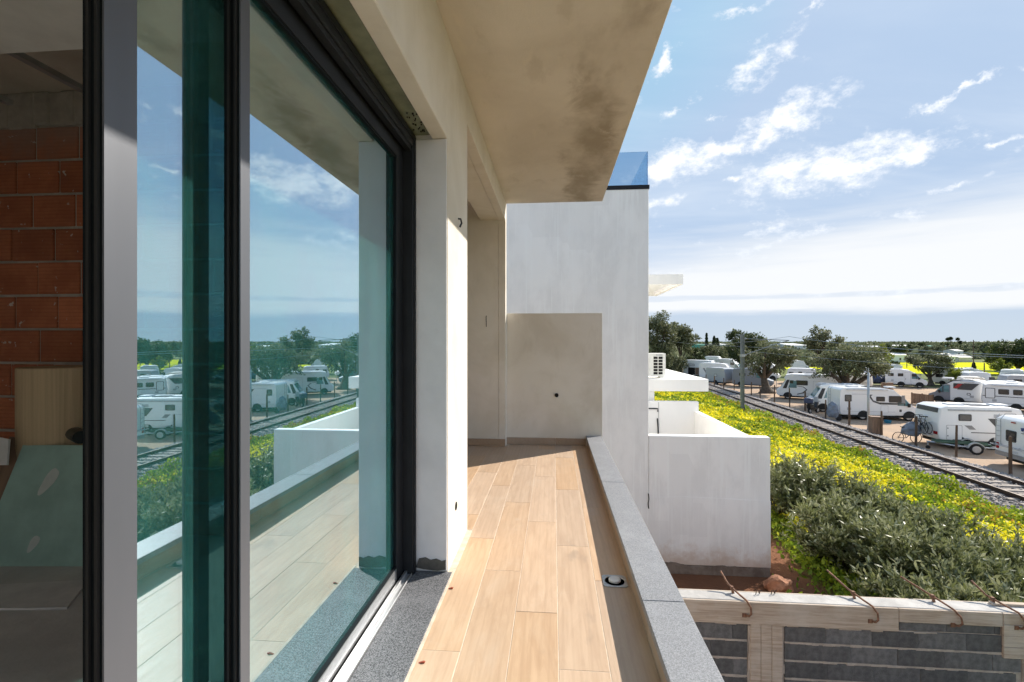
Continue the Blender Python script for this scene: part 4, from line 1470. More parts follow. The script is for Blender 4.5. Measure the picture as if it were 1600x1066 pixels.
def integrated(v, mat='white_body'):
    """A-class: flat wide front"""
    L, H, W = v.L, v.H, v.W
    body = [(0.06, 0.42), (L - 0.20, 0.38), (L - 0.02, 0.55), (L, 0.95), (L - 0.38, 1.25), (L - 0.92, 2.12), (L - 0.75, 2.32), (L - 0.95, H - 0.10), (L - 1.5, H), (0.6, H), (0.08, H - 0.14), (0, 1.2)]
    v.extr('body', mat, body, 0.0, W, 0.07, segs=2)
    v.edge('windscreen', 'window_teal', (L - 0.38, 1.25), (L - 0.92, 2.12), 0.05, 0.98, 0.14, W - 0.14, 0.03)
    v.extr('cab_window', 'window_teal', [(L - 1.95, 1.28), (L - 1.15, 1.28), (L - 1.42, 2.05), (L - 1.95, 2.05)], -0.028, 0.02)
    v.extr('front_pillar', 'window_frame_dark', [(L - 0.98, 1.20), (L - 0.62, 1.20), (L - 1.02, 2.14), (L - 1.28, 2.14)], -0.02, 0.03)
    v.edge('grille', 'window_dark', (L - 0.02, 0.55), (L, 0.95), 0.2, 0.7, 0.25, W - 0.25)
    v.edge('headlight', 'window_teal', (L - 0.02, 0.55), (L, 0.95), 0.75, 1.0, 0.08, 0.5)
    v.edge('sun_visor', 'graphic_grey', (L - 0.75, 2.32), (L - 0.95, H - 0.10), 0.0, 0.9, 0.1, W - 0.1, 0.02)
    v.under(0.3, L - 0.3)
    for x in (1.9, L - 1.1):
        v.arch(x)
        v.wheel(x)


def caravan(v, mat='white_body', slant=0.28):
    L, H, W = v.L, v.H, v.W
    body = [(0.1, 0.45), (L - 0.1, 0.45), (L, 0.9), (L - slant * 0.4, 1.5), (L - slant, H - 0.12), (L - slant - 0.35, H), (slant + 0.35, H), (slant, H - 0.12), (slant * 0.4, 1.5), (0, 0.9)]
    v.extr('body', mat, body, 0.0, W, 0.06, segs=2)
    v.under(0.4, L - 0.4)
    v.arch(L * 0.52, 0.38)
    v.wheel(L * 0.52, 0.31)


def alcove(v, mat='white_body'):
    L, H, W = v.L, v.H, v.W
    body = [(0.05, 0.42), (L - 1.9, 0.42), (L - 1.9, 1.95), (L - 0.75, 2.05), (L - 0.65, 2.35), (L - 1.1, H - 0.06), (L - 1.6, H), (0.4, H), (0.04, H - 0.2)]
    v.extr('body', mat, body, 0.0, W, 0.06, segs=2)
    cab = [(L - 1.9, 0.42), (L - 0.05, 0.42), (L, 0.9), (L - 0.6, 1.15), (L - 1.2, 1.96), (L - 1.9, 1.96)]
    v.extr('cab', mat, cab, 0.08, W - 0.08, 0.05)
    v.extr('cab_window', 'window_dark', [(L - 1.75, 1.2), (L - 0.75, 1.18), (L - 1.22, 1.85), (L - 1.7, 1.85)], 0.05, 0.079)
    v.edge('windscreen', 'window_dark', (L - 0.6, 1.15), (L - 1.2, 1.96), 0.08, 0.95, 0.25, W - 0.25)
    v.under(0.3, L - 0.3)
    for x in (1.5, L - 0.9):
        v.arch(x)
        v.wheel(x)


def van(v, mat='grey_body'):
    L, H, W = v.L, v.H, v.W
    body = [(0.02, 0.35), (L - 0.15, 0.33), (L, 0.55), (L - 0.03, 0.95), (L - 0.85, 1.28), (L - 1.5, 2.25), (L - 1.95, H - 0.03), (0.9, H), (0.12, H - 0.1), (0.0, 1.2)]
    v.extr('body', mat, body, 0.0, W, 0.09, segs=2)
    v.extr('cab_window', 'window_teal', [(L - 2.0, 1.35), (L - 1.05, 1.30), (L - 1.6, 2.1), (L - 2.0, 2.12)], -0.02, 0.03)
    v.edge('windscreen', 'window_teal', (L - 0.85, 1.28), (L - 1.5, 2.25), 0.05, 0.95, 0.15, W - 0.15)
    v.window(0.9, 1.7, 1.55, 1.95)
    v.under(0.3, L - 0.3)
    for x in (1.1, L - 1.0):
        v.arch(x, 0.40)
        v.wheel(x, 0.33)


def bicycle(parent, M, wheel_r=0.33, name='bicycle'):
    """bike in its own x(length) z(up) plane, placed by matrix M, meshes under parent"""
    R = wheel_r
    parts = []
    def tor(cx):
        mb = MB()
        pts = [(cx + R * math.cos(2 * math.pi * k / 20), 0, R + R * math.sin(2 * math.pi * k / 20)) for k in range(21)]
        mb.tube(pts, 0.022, 5, False)
        for k in range(8):
            a = math.pi * k / 8
            mb.tube([(cx + R * math.cos(a), 0, R + R * math.sin(a)), (cx - R * math.cos(a), 0, R - R * math.sin(a))], 0.004, 3, False)
        return mb
    fr = MB()
    A, C, Hd, St, Bb = (-0.52, 0, R), (0.52, 0, R), (0.36, 0, 0.80), (-0.20, 0, 0.82), (-0.06, 0, 0.30)
    for a, b in ((A, Bb), (A, St), (St, Bb), (St, Hd), (Bb, (0.38, 0, 0.72)), (Hd, C), (St, (-0.24, 0, 0.98)), (Hd, (0.33, 0, 1.0))):
        fr.tube([a, b], 0.019, 6)
    hb = MB().tube([(0.33, -0.28, 1.0), (0.37, 0, 1.02), (0.33, 0.28, 1.0)], 0.014, 6)
    sd = MB().box(-0.37, -0.12, -0.06, 0.06, 0.97, 1.02)
    if parent is None:
        return [(tor(-0.52), 'wheel', 'tyre'), (tor(0.52), 'wheel', 'tyre'), (fr, 'frame', 'bike_frame'), (hb, 'handlebar', 'black_plastic'), (sd, 'saddle', 'black_plastic')]
    for mb, nm, mt in ((tor(-0.52), 'wheel', 'tyre'), (tor(0.52), 'wheel', 'tyre'), (fr, 'frame', 'bike_frame'), (hb, 'handlebar', 'black_plastic'), (sd, 'saddle', 'black_plastic')):
        o = mb.build(nm, mt, parent)
        o.matrix_local = M


def vehicles():
    # --- A: white low-profile motorhome with dark swoosh, behind the slim pole
    v = Veh('motorhome', 'white motorhome with dark curved swoosh behind the slim galvanised pole', 'motorhome', (1312, 656), (1440, 659), 2.62)
    lowprofile(v)
    seams(v, 0.2, v.L - 1.9)
    L = v.L
    k = L / 6.6
    v.window(0.42 * k, 0.98 * k, 1.50, 2.05)
    v.window(2.98 * k, 3.68 * k, 1.55, 1.93)
    v.window(4.0 * k, 5.0 * k, 1.48, 2.0)
    sw = [(2.25, 2.08), (2.7, 2.08), (2.55, 1.95), (2.75, 1.62), (3.2, 1.47), (5.0, 1.42), (5.3, 1.40), (4.6, 1.30), (3.3, 1.30), (2.72, 1.50)]
    v.extr('swoosh', 'graphic_dark', [(x * k, z) for x, z in sw], -0.012, 0.01)
    v.extr('swoosh_fill', 'graphic_grey', [(5.02 * k, 1.44), (5.32 * k, 1.42), (5.28 * k, 2.05), (5.02 * k, 2.05)], -0.010, 0.01)
    v.extr('door_line', 'trim_line', rrect(3.35 * k, 3.95 * k, 0.62, 1.22, 0.05), -0.006, 0.01)
    v.extr('door_panel', 'white_body', rrect(3.37 * k, 3.93 * k, 0.64, 1.20, 0.05), -0.009, -0.0065)
    v.extr('side_trim', 'trim_line', [(1.0 * k, 2.09), (2.3 * k, 2.09), (2.3 * k, 2.12), (1.0 * k, 2.12)], -0.010, 0.01)
    v.extr('badge', 'graphic_dark', rrect(L - 1.55, L - 1.38, 0.72, 0.92, 0.04), 0.045, 0.07)
    v.roofbits([(1.0, 1.7, 0.6, 1.3, 'h'), (2.3, 3.4, 0.5, 1.5, 's'), (3.9, 4.5, 0.7, 1.3, 'h')], 2.6)
    v.rear_ladder(1.35, 1.75, 0.9, 2.45)
    # --- B: integrated motorhome facing left by the olive
    v = Veh('motorhome', 'large white integrated motorhome facing left beside the gnarled olive tree', 'motorhome', (1213, 623), (1322, 629), 2.78, flip=True)
    integrated(v)
    seams(v, 0.3, v.L - 2.0, 2.3)
    v.window(3.4, 4.5, 1.60, 2.12)
    v.window(4.7, 5.1, 1.70, 2.10)
    L = v.L
    cur = [(L - 2.0, 0.55), (L - 2.6, 0.75), (L - 2.95, 1.15), (L - 2.6, 1.45), (L - 2.0, 1.52), (L - 2.0, 1.47), (L - 2.55, 1.40), (L - 2.83, 1.15), (L - 2.5, 0.82), (L - 2.0, 0.62)]
    v.extr('swoosh', 'graphic_dark', cur, -0.012, 0.01)
    v.roofbits([(3.0, 3.7, 0.7, 1.4, 'h'), (1.0, 1.7, 0.7, 1.4, 'h')], 2.76)
    # --- C: older motorhome facing left in front of B
    v = Veh('motorhome', 'older white motorhome facing left behind the parked scooter', 'motorhome', (1264, 643), (1362, 648), 2.5, flip=True)
    integrated(v)
    L = v.L
    v.window(L - 2.7, L - 2.05, 1.35, 2.05)
    v.window(L - 3.7, L - 3.0, 1.35, 2.0)
    v.window(L - 2.6, L - 1.9, 0.65, 0.95)
    v.roofbits([(1.2, 1.9, 0.7, 1.4, 'h'), (3.2, 3.8, 0.7, 1.3, 'h')], 2.48)
    # --- D: big white twin-window motorhome with bikes on the rear
    v = Veh('motorhome', 'big white motorhome with dark angular graphics and bicycles on its rear rack', 'motorhome', (1466, 701), (1612, 706), 2.52, 2.25)
    L, H, W = v.L, v.H, v.W
    body = [(0.1, 0.50), (L - 0.1, 0.48), (L, 0.9), (L - 0.5, H - 0.12), (L - 1.0, H), (0.5, H + 0.02), (0.12, H - 0.12), (0.0, 1.5), (0.02, 0.8)]
    v.extr('body', 'white_body', body, 0.0, W, 0.09, segs=2)
    v.under(0.4, L - 0.3)
    for x in (1.1, 2.95, L - 1.0):
        v.arch(x, 0.40)
        v.wheel(x, 0.32)
    v.window(1.05, 1.72, 1.68, 2.08)
    v.extr('graphic', 'graphic_dark', [(2.55, 1.85), (3.55, 1.85), (3.55, 1.28), (3.0, 1.30)], -0.012, 0.01)
    v.extr('graphic', 'graphic_grey', [(1.35, 1.42), (1.72, 1.42), (1.95, 1.18), (1.62, 1.18)], -0.012, 0.01)
    v.extr('side_line', 'graphic_dark', [(1.7, 0.98), (3.5, 0.98), (3.5, 1.02), (1.7, 1.03)], -0.012, 0.01)
    v.extr('locker_line', 'trim_line', rrect(0.42, 1.25, 0.54, 1.42, 0.05), -0.006, 0.01)
    v.extr('locker_door', 'white_body', rrect(0.45, 1.22, 0.57, 1.39, 0.05), -0.010, -0.0065)
    for z in (0.75, 1.2):
        v.extr('hinge', 'graphic_dark', rrect(0.47, 0.52, z, z + 0.06, 0.01), -0.02, -0.0105)
    v.extr('awning_rail', 'trim_line', [(0.5, 2.26), (L - 1.0, 2.26), (L - 1.0, 2.36), (0.5, 2.36)], -0.03, 0.01, 0.008)
    for (z0, z1) in ((1.9, 2.1), (0.55, 0.75)):
        g = v.extr('vent', 'trim_line', rrect(2.85, 3.3, z0, z1, 0.02), -0.010, 0.01)
    v.extr('door_line', 'trim_line', rrect(3.38, 3.98, 0.5, 2.18, 0.06), -0.006, 0.01)
    v.extr('door_panel', 'white_body', rrect(3.41, 3.95, 0.53, 2.15, 0.06), -0.010, -0.0065)
    v.edge('rear_window', 'graphic_dark', (0.12, H - 0.12), (0.0, 1.5), 0.0, 0.32, 0.18, W - 0.18)
    v.edge('tail_light', 'tail_light', (0.0, 1.5), (0.02, 0.8), 0.72, 0.98, 0.08, 0.42)
    v.roofbits([(0.9, 1.7, 0.5, 1.2, 'h'), (2.0, 3.0, 0.5, 1.4, 's'), (3.4, 4.1, 0.7, 1.4, 'h')], H)
    rk = MB()
    for y in (0.5, 1.7):
        rk.tube([(0.0, y, 0.75), (-0.55, y, 0.72), (-0.55, y, 1.05)], 0.018, 6)
        rk.tube([(0.0, y, 1.5), (-0.3, y, 1.45)], 0.015, 6)
    for xx in (-0.15, -0.38):
        rk.tube([(xx, 0.25, 0.75), (xx, 2.0, 0.75)], 0.02, 6)
    rk.build('bike_rack', 'galvanised', v.o)
    v.o.name = 'motorhome'
    Dm = v
    for i, (xx, lab) in enumerate(((-0.15, 'dark bicycle carried next to the rear wall of the big white motorhome'), (-0.38, 'dark bicycle on the outer rail of the motorhome rear rack'))):
        bo = empty('bicycle', v.o.matrix_basis @ Vector((xx, 1.12, 0.77)), v.o.rotation_euler.z + math.pi / 2, lab, 'bicycle', 'bicycles on the rear rack')
        bicycle(bo, Matrix.Rotation(0.0, 4, 'Z'))
    # --- E: motorhome whose rear faces us at the right edge
    v = Veh('motorhome', 'white motorhome at the right edge showing its rear wall with ladder and red light', 'motorhome', (1555, 722), (1616, 741), 2.5, 6.6)
    L, H, W = v.L, v.H, v.W
    MB().prism([(0.0, 0.45), (W, 0.45), (W, 1.0), (W - 0.5, H - 0.1), (W - 1, H), (0.3, H), (0.06, H - 0.14), (0.0, 1.5)], 'x', 0.0, L).build('body', 'white_body', v.o, 0.09, segs=2)
    B('chassis', 'underbody', v.o, 0.15, L - 0.15, 0.4, W - 0.4, 0.2, 0.5)
    for xx in (0.05, L - 0.27):
        for yy in (1.6, W - 1.2):
            w = MB().lathe([(0.28, 0.0), (0.34, 0.03), (0.34, 0.19), (0.28, 0.22)], 18, 'x').build('wheel', 'tyre', v.o, loc=(xx, yy, 0.34))
    v.window(0.72, 1.35, 1.28, 1.85)
    mb = MB()
    for xx in (0.18, 0.50):
        mb.tube([(xx, -0.02, 1.0), (xx, -0.09, 1.06), (xx, -0.09, 2.35), (xx, 0.08, 2.58)], 0.016, 6)
    for kk in range(5):
        mb.tube([(0.18, -0.09, 1.2 + kk * 0.26), (0.50, -0.09, 1.2 + kk * 0.26)], 0.013, 6)
    mb.build('ladder', 'galvanised', v.o)
    v.extr('tail_light', 'tail_light', rrect(L - 0.42, L - 0.18, 0.78, 1.15, 0.04), -0.03, 0.02)
    v.extr('tail_light', 'tail_light', rrect(0.10, 0.26, 0.78, 1.10, 0.04), -0.03, 0.02)
    v.extr('marker_light', 'tail_light', rrect(L / 2 - 0.14, L / 2 + 0.10, 2.24, 2.30, 0.02), -0.025, 0.02)
    # emblem: two blue flag strokes over a small bar
    v.extr('emblem', 'graphic_blue', [(1.62, 2.08), (1.98, 2.12), (1.90, 2.02), (1.78, 2.01), (1.74, 1.92), (1.66, 1.93)], -0.014, 0.01)
    v.extr('emblem', 'graphic_blue', [(1.82, 1.99), (1.97, 2.0), (1.94, 1.93), (1.84, 1.92)], -0.014, 0.01)
    v.extr('emblem_bar', 'graphic_grey', rrect(1.64, 1.96, 1.80, 1.84, 0.01), -0.014, 0.01)
    v.extr('bumper', 'graphic_grey', rrect(0.05, L - 0.05, 0.46, 0.68, 0.06), -0.05, 0.02)
    v.extr('number_plate', 'hatch', rrect(L / 2 - 0.3, L / 2 + 0.24, 0.72, 0.84, 0.01), -0.02, 0.01)
    rk = MB()
    for xx in (0.45, 1.6):
        rk.tube([(xx, 0.0, 1.05), (xx, -0.40, 1.02), (xx, -0.40, 1.12)], 0.016, 6)
    for yy in (-0.15, -0.36):
        rk.tube([(0.2, yy, 1.04), (L - 0.2, yy, 1.04)], 0.018, 6)
    rk.build('bike_rack', 'galvanised', v.o)
    MB().tube([(0.55, 0.35, 0.45), (0.52, 0.25, 0.02)], 0.03, 6).build('support_leg', 'rust', v.o)
    v.roofbits([(0.6, 1.3, 0.8, 1.5, 'h'), (0.5, 1.6, 2.2, 3.4, 's')], H)
    # --- F: grey-nosed motorhome with long dark window
    v = Veh('motorhome', 'motorhome with grey cab, long dark window and red slash graphic', 'motorhome', (1450, 629), (1536, 636), 2.5, flip=True)
    lowprofile(v, 'white_body', 'grey_body')
    seams(v, 0.3, v.L - 2.0)
    L = v.L
    v.window(1.2, L - 2.0, 1.62, 2.16)
    v.extr('graphic', 'graphic_dark', [(0.25, 2.2), (1.35, 2.2), (1.9, 1.55), (0.8, 1.55)], -0.034, -0.031)
    v.extr('red_slash', 'graphic_red', [(1.45, 2.12), (1.8, 2.12), (2.2, 1.66), (1.85, 1.66)], -0.036, -0.0315)
    v.extr('roof_front', 'graphic_dark', [(L - 1.46, 2.03), (L - 1.96, v.H - 0.13), (L - 2.7, v.H + 0.01), (L - 3.6, v.H + 0.02), (L - 3.4, v.H + 0.05), (L - 2.6, v.H + 0.05), (L - 1.85, v.H - 0.08), (L - 1.38, 2.05)], 0.08, v.W - 0.08)
    v.extr('emblem', 'graphic_dark', rrect(L - 3.3, L - 3.0, 1.02, 1.25, 0.08), -0.012, 0.01)
    v.extr('emblem_fill', 'white_body', rrect(L - 3.25, L - 3.05, 1.07, 1.2, 0.06), -0.016, -0.0125)
    v.roofbits([(1.0, 1.7, 0.6, 1.3, 'h'), (2.4, 3.2, 0.5, 1.3, 'a')], 2.5)
    # --- G
    v = Veh('motorhome', 'white motorhome with three side windows behind the big bike-carrying motorhome', 'motorhome', (1535, 640), (1640, 647), 2.45)
    caravan(v, 'white_body', 0.15)
    seams(v, 0.3, v.L - 0.4, 2.8)
    v.window(0.18, 0.85, 1.1, 2.05, 'white_body')
    v.window(1.05, 1.75, 1.5, 1.98)
    v.window(2.0, 2.6, 1.5, 1.98)
    v.extr('graphic', 'graphic_dark', [(0.0, 1.30), (4.2, 1.22), (4.2, 1.28), (0.0, 1.36)], -0.010, 0.01)
    v.window(3.5, 4.6, 1.35, 2.0)
    v.roofbits([(1.6, 2.4, 0.6, 1.3, 'h'), (3.1, 3.9, 0.6, 1.4, 's')], 2.45)
    # --- H and the rest of the middle distance
    v = Veh('motorhome', 'white motorhome with three small windows left of the round olive tree', 'motorhome', (1383, 604), (1450, 607), 2.5)
    lowprofile(v)
    seams(v, 0.3, v.L - 2.0, 2.15, False)
    for a, b in ((0.35, 0.95), (1.4, 2.0), (2.9, 3.4)):
        v.window(a, b, 1.5, 1.92)
    v.extr('graphic', 'graphic_grey', [(3.5, 1.95), (3.9, 1.95), (3.9, 1.6)], -0.012, 0.01)
    v.roofbits([(1.0, 1.7, 0.6, 1.3, 'h')], 2.5)
    v = Veh('motorhome', 'white motorhome roof showing behind the three-window motorhome', 'motorhome', (1377, 594), (1419, 595), 2.6)
    alcove(v); v.window(1.0, 1.7, 1.5, 1.95)
    v = Veh('caravan', 'white caravan right of the round olive trunk', 'caravan', (1455, 602), (1489, 604), 2.3)
    caravan(v); v.window(0.5, 1.3, 1.2, 1.7)
    v = Veh('motorhome', 'white motorhome with one dark window beneath the yellow field', 'motorhome', (1503, 602), (1556, 603), 2.45)
    lowprofile(v); v.window(0.9, 1.2, 1.5, 2.0); v.window(2.3, 3.1, 1.4, 1.9); v.roofbits([(1, 1.7, 0.6, 1.3, 'h')], 2.45)
    v = Veh('caravan', 'white caravan half hidden by the dark pine at right', 'caravan', (1560, 602), (1604, 604), 2.3)
    caravan(v); v.window(0.6, 1.5, 1.2, 1.7); v.roofbits([(1.6, 2.2, 0.6, 1.3, 'h')], 2.3)
    v = Veh('caravan', 'ivory caravan just behind the red slash motorhome', 'caravan', (1499, 618), (1545, 620), 2.2)
    caravan(v, 'ivory_body'); v.window(2.0, 2.5, 1.3, 1.8); v.window(0.5, 1.2, 1.3, 1.8)
    v = Veh('caravan', 'white caravan with low dark windows at the right of the park', 'caravan', (1546, 628), (1612, 631), 2.15)
    caravan(v); v.window(0.8, 1.8, 1.2, 1.7); v.window(3.6, 4.4, 1.2, 1.7); v.roofbits([(1.6, 2.2, 0.6, 1.3, 'h')], 2.15)
    v = Veh('caravan', 'grey-topped caravan at the right edge of the second row', 'caravan', (1570, 614), (1632, 616), 2.2)
    caravan(v, 'silver_body'); v.window(0.8, 1.6, 1.2, 1.7)
    # left part of the park
    v = Veh('camper_van', 'grey camper van parked behind the gnarled olive trunk', 'camper van', (1144, 604), (1208, 607), 2.6, 2.0)
    van(v)
    v = Veh('box_trailer', 'grey box caravan with a paler end left of the grey van', 'caravan', (1102, 600), (1133, 603), 2.5)
    caravan(v, 'silver_body', 0.12); v.window(1.6, 2.1, 1.2, 1.6, 'hatch')
    v = Veh('motorhome', 'white motorhome with an open dark side door at the left of the park', 'motorhome', (1067, 589), (1117, 592), 3.05)
    alcove(v); v.window(1.0, 2.2, 2.0, 2.4, 'hatch'); v.extr('doorway', 'dark_hole', rrect(1.0, 2.3, 0.55, 1.75, 0.05), -0.012, 0.01)
    v.extr('awning_front', 'panel_wood', rrect(2.35, 3.2, 0.5, 1.75, 0.03), -0.03, 0.0)
    v = Veh('motorhome', 'white motorhome behind the grey box caravan', 'motorhome', (1092, 594), (1154, 597), 2.85)
    lowprofile(v); v.window(1.6, 2.5, 1.7, 2.2, 'hatch'); v.extr('graphic', 'graphic_grey', [(0.6, 2.0), (0.9, 2.0), (1.3, 1.2), (1.1, 1.2)], -0.012, 0.01)
    v = Veh('motorhome', 'distant white motorhome furthest back at left', 'motorhome', (1100, 579), (1131, 580), 3.1)
    alcove(v); v.window(1.0, 1.8, 1.9, 2.4)
    v = Veh('motorhome', 'distant white motorhome in front of the dark carob tree', 'motorhome', (1116, 584), (1162, 586), 2.95)
    lowprofile(v); v.window(1.0, 1.7, 1.8, 2.3); v.window(3.0, 3.7, 1.8, 2.3)
    v = Veh('motorhome', 'white motorhome seen through the gnarled olive branches', 'motorhome', (1172, 593), (1217, 595), 2.9)
    alcove(v); v.window(0.8, 1.7, 1.5, 2.1); v.window(2.3, 3.0, 1.5, 2.1)
    v = Veh('caravan', 'white caravan with two dark windows between the two big olives', 'caravan', (1228, 599), (1278, 601), 2.3)
    caravan(v); v.window(0.4, 1.0, 1.2, 1.75); v.window(1.6, 2.1, 1.1, 1.8); v.window(2.6, 3.4, 1.2, 1.7, 'pale_blue_body')
    v = Veh('motorhome', 'tall white motorhome rising behind the two-window caravan', 'motorhome', (1237, 589), (1276, 590), 2.95)
    lowprofile(v); v.window(2.9, 3.3, 1.8, 2.35)
    v = Veh('caravan', 'ivory caravan half hidden beneath the large olive crown', 'caravan', (1326, 611), (1362, 613), 2.25)
    caravan(v, 'ivory_body', 0.12); v.window(1.3, 2.1, 1.1, 1.6, 'ivory_body')
    v = Veh('caravan', 'white caravan with dark trim left of the galvanised pole', 'caravan', (1290, 605), (1322, 607), 2.2)
    caravan(v); v.window(0.6, 1.4, 1.2, 1.7)
    v = Veh('caravan', 'small white caravan between the grey van and the railway mast, further back', 'caravan', (1153, 590), (1180, 591), 2.4)
    caravan(v); v.window(0.6, 1.4, 1.2, 1.7)
    v = Veh('motorhome', 'white motorhome in the far row left of the small yellow-green tree', 'motorhome', (1462, 593), (1498, 594), 2.7)
    alcove(v); v.window(1.0, 1.8, 1.6, 2.1)
    v = Veh('caravan', 'pale caravan roof in the far row above the ivory caravan', 'caravan', (1510, 609), (1552, 610), 2.3)
    caravan(v); v.window(0.7, 1.6, 1.2, 1.7); v.window(2.4, 3.0, 1.2, 1.7); v.roofbits([(1.4, 2.0, 0.6, 1.3, 'h')], 2.3)
    v = Veh('caravan', 'white caravan behind the large olive, left of the blue covered trailer', 'caravan', (1338, 600), (1368, 601), 2.4)
    caravan(v); v.window(0.6, 1.4, 1.2, 1.7)
    # --- covered bikes beside D
    q = at_z(1420, 692, PARK)
    co = empty('covered_bicycle', (q.x, q.y, PARK), PSI - 0.1, 'bicycle under a crumpled blue-grey cover beside the big motorhome', 'bicycle')
    bicycle(co, Matrix.Translation((-0.1, 0, 0)))
    lumps('cover', 'tarp_grey', co, (0.15, 0, 0.78), (0.62, 0.30, 0.52), 3)
    q = at_z(1301, 657, PARK)
    co = empty('covered_scooter', (q.x, q.y, PARK), PSI, 'scooter under a grey-blue cover at the swoosh motorhome rear', 'scooter')
    lumps('cover', 'tarp_grey', co, (0, 0, 0.68), (0.42, 0.5, 0.72), 8)
    MB().lathe([(0.16, -0.05), (0.24, -0.03), (0.24, 0.05), (0.16, 0.07)], 14, 'y', (0.3, -0.3, 0.24)).build('wheel', 'tyre', co)
    # scooter parked in front of C
    q = at_z(1271, 646, PARK)
    so = empty('scooter', (q.x, q.y, PARK), PSI + 0.5, 'dark scooter with a blue top bag in front of the older motorhome', 'scooter')
    for xx in (-0.55, 0.62):
        w = MB().lathe([(0.15, -0.06), (0.26, -0.05), (0.26, 0.05), (0.15, 0.06)], 16, 'y', (xx, 0, 0.26)).build('wheel', 'tyre', so)
        MB().lathe([(0.0, -0.065), (0.15, -0.062)], 12, 'y', (xx, 0, 0.26)).build('rim', 'wheel_rim', w)
    MB().prism([(-0.75, 0.45), (-0.2, 0.35), (0.2, 0.33), (0.45, 0.55), (0.55, 0.98), (0.40, 1.02), (0.2, 0.5), (-0.1, 0.55), (-0.2, 0.80), (-0.85, 0.85)], 'y', -0.17, 0.17).build('body', 'black_plastic', so, 0.03)
    MB().prism([(0.36, 0.98), (0.50, 0.98), (0.40, 1.45), (0.34, 1.45)], 'y', -0.2, 0.2).build('screen', 'silver_body', so, 0.02)
    MB().tube([(0.42, -0.35, 1.08), (0.48, 0, 1.05), (0.42, 0.35, 1.08)], 0.02, 6).build('handlebar', 'black_plastic', so)
    B('seat', 'black_plastic', so, -0.75, -0.1, -0.15, 0.15, 0.84, 0.93, 0.03)
    B('top_bag', 'tarp_blue', so, -0.98, -0.5, -0.3, 0.3, 0.94, 1.4, 0.06)
    q = at_z(1373, 602, PARK)
    co = empty('covered_trailer', (q.x, q.y, PARK), PSI, 'small trailer under a dark blue cover left of the three-window motorhome', 'trailer')
    lumps('cover', 'tarp_blue', co, (0, 0, 0.85), (0.95, 0.7, 0.75), 5)
    MB().box(-0.9, 0.9, -0.5, 0.5, 0.25, 0.4).build('frame', 'underbody', co)
    # --- car transport trailer near the track
    a, b = at_z(1452, 704, PARK), at_z(1560, 713, PARK)
    to = empty('flat_trailer', (a.x, a.y, PARK), math.atan2(b.y - a.y, b.x - a.x), 'low galvanised trailer with green rails parked in front of the big motorhome', 'trailer')
    TL = (b - a).length
    mb = MB().tube([(0.0, 0.5, 0.45), (1.3, 0.02, 0.38), (TL, 0.0, 0.42)], 0.045, 6).tube([(0.0, 0.5, 0.45), (1.3, 1.1, 0.38), (TL, 1.1, 0.42)], 0.045, 6)
    for xx in (1.4, 2.4, TL - 0.1):
        mb.tube([(xx, 0, 0.40), (xx, 1.1, 0.40)], 0.03, 6)
    mb.build('frame', 'galvanised', to)
    for yy in (0.25, 0.85):
        MB().box(0.3, TL - 0.2, yy - 0.08, yy + 0.08, 0.48, 0.56).build('rail', 'green_paint', to, 0.01)
    for yy in (-0.20, 1.12):
        w = MB().lathe([(0.2, 0.0), (0.30, 0.02), (0.30, 0.16), (0.2, 0.18)], 20, 'y').build('wheel', 'tyre', to, loc=(TL - 0.95, yy, 0.30))
        MB().lathe([(0.0, -0.012), (0.17, -0.012), (0.21, 0.01)], 16, 'y').build('rim', 'wheel_rim', w)
        pts = [(TL - 0.95 + 0.38 * math.cos(math.radians(t)), 0.30 + 0.38 * math.sin(math.radians(t))) for t in range(10, 171, 16)]
        pts += [(TL - 0.95 + 0.34 * math.cos(math.radians(t)), 0.30 + 0.34 * math.sin(math.radians(t))) for t in range(170, 9, -16)]
        MB().prism(pts, 'y', yy - 0.02, yy + 0.2).build('mudguard', 'galvanised', to)
    MB().tube([(0.05, 0.5, 0.42), (0.05, 0.5, 0.08)], 0.03, 8).build('jockey_leg', 'galvanised', to)
    MB().lathe([(0.0, -0.04), (0.11, -0.04), (0.11, 0.04), (0.0, 0.04)], 14, 'y', (0.05, 0.5, 0.11)).build('jockey_wheel', 'tyre', to)
    # --- brown cabinet by the slim pole
    q = at_z(1371, 681, PARK)
    co = empty('timber_cabinet', (q.x, q.y, PARK), PSI - 0.25, 'brown timber cabinet next to the slim galvanised pole', 'cabinet')
    B('carcass', 'panel_wood', co, -0.32, 0.32, 0.0, 0.55, 0.0, 1.22, 0.01)
    B('lid', 'panel_wood', co, -0.36, 0.36, -0.05, 0.60, 1.222, 1.27, 0.01)
    for i in range(4):
        B('board', 'panel_wood', co, -0.315 + i * 0.158, -0.315 + i * 0.158 + 0.152, -0.018, -0.001, 0.03, 1.2, 0.004)
    # --- brown fence panels in the middle
    a, b = at_z(1424, 631, PARK), at_z(1457, 635, PARK)
    fo = empty('screen_fence', (a.x, a.y, PARK), math.atan2(b.y - a.y, b.x - a.x), 'low brown timber screen between the two motorhomes', 'fence')
    FL = (b - a).length
    nb = 9
    for i in range(nb):
        B('board', 'panel_wood', fo, i * FL / nb + 0.008, (i + 1) * FL / nb - 0.008, 0, 0.025, 0.05, 1.1, 0.004)
    for xx in (0.0, FL / 2, FL):
        B('post', 'post_wood', fo, xx - 0.05, xx + 0.05, 0.03, 0.12, 0, 1.15)
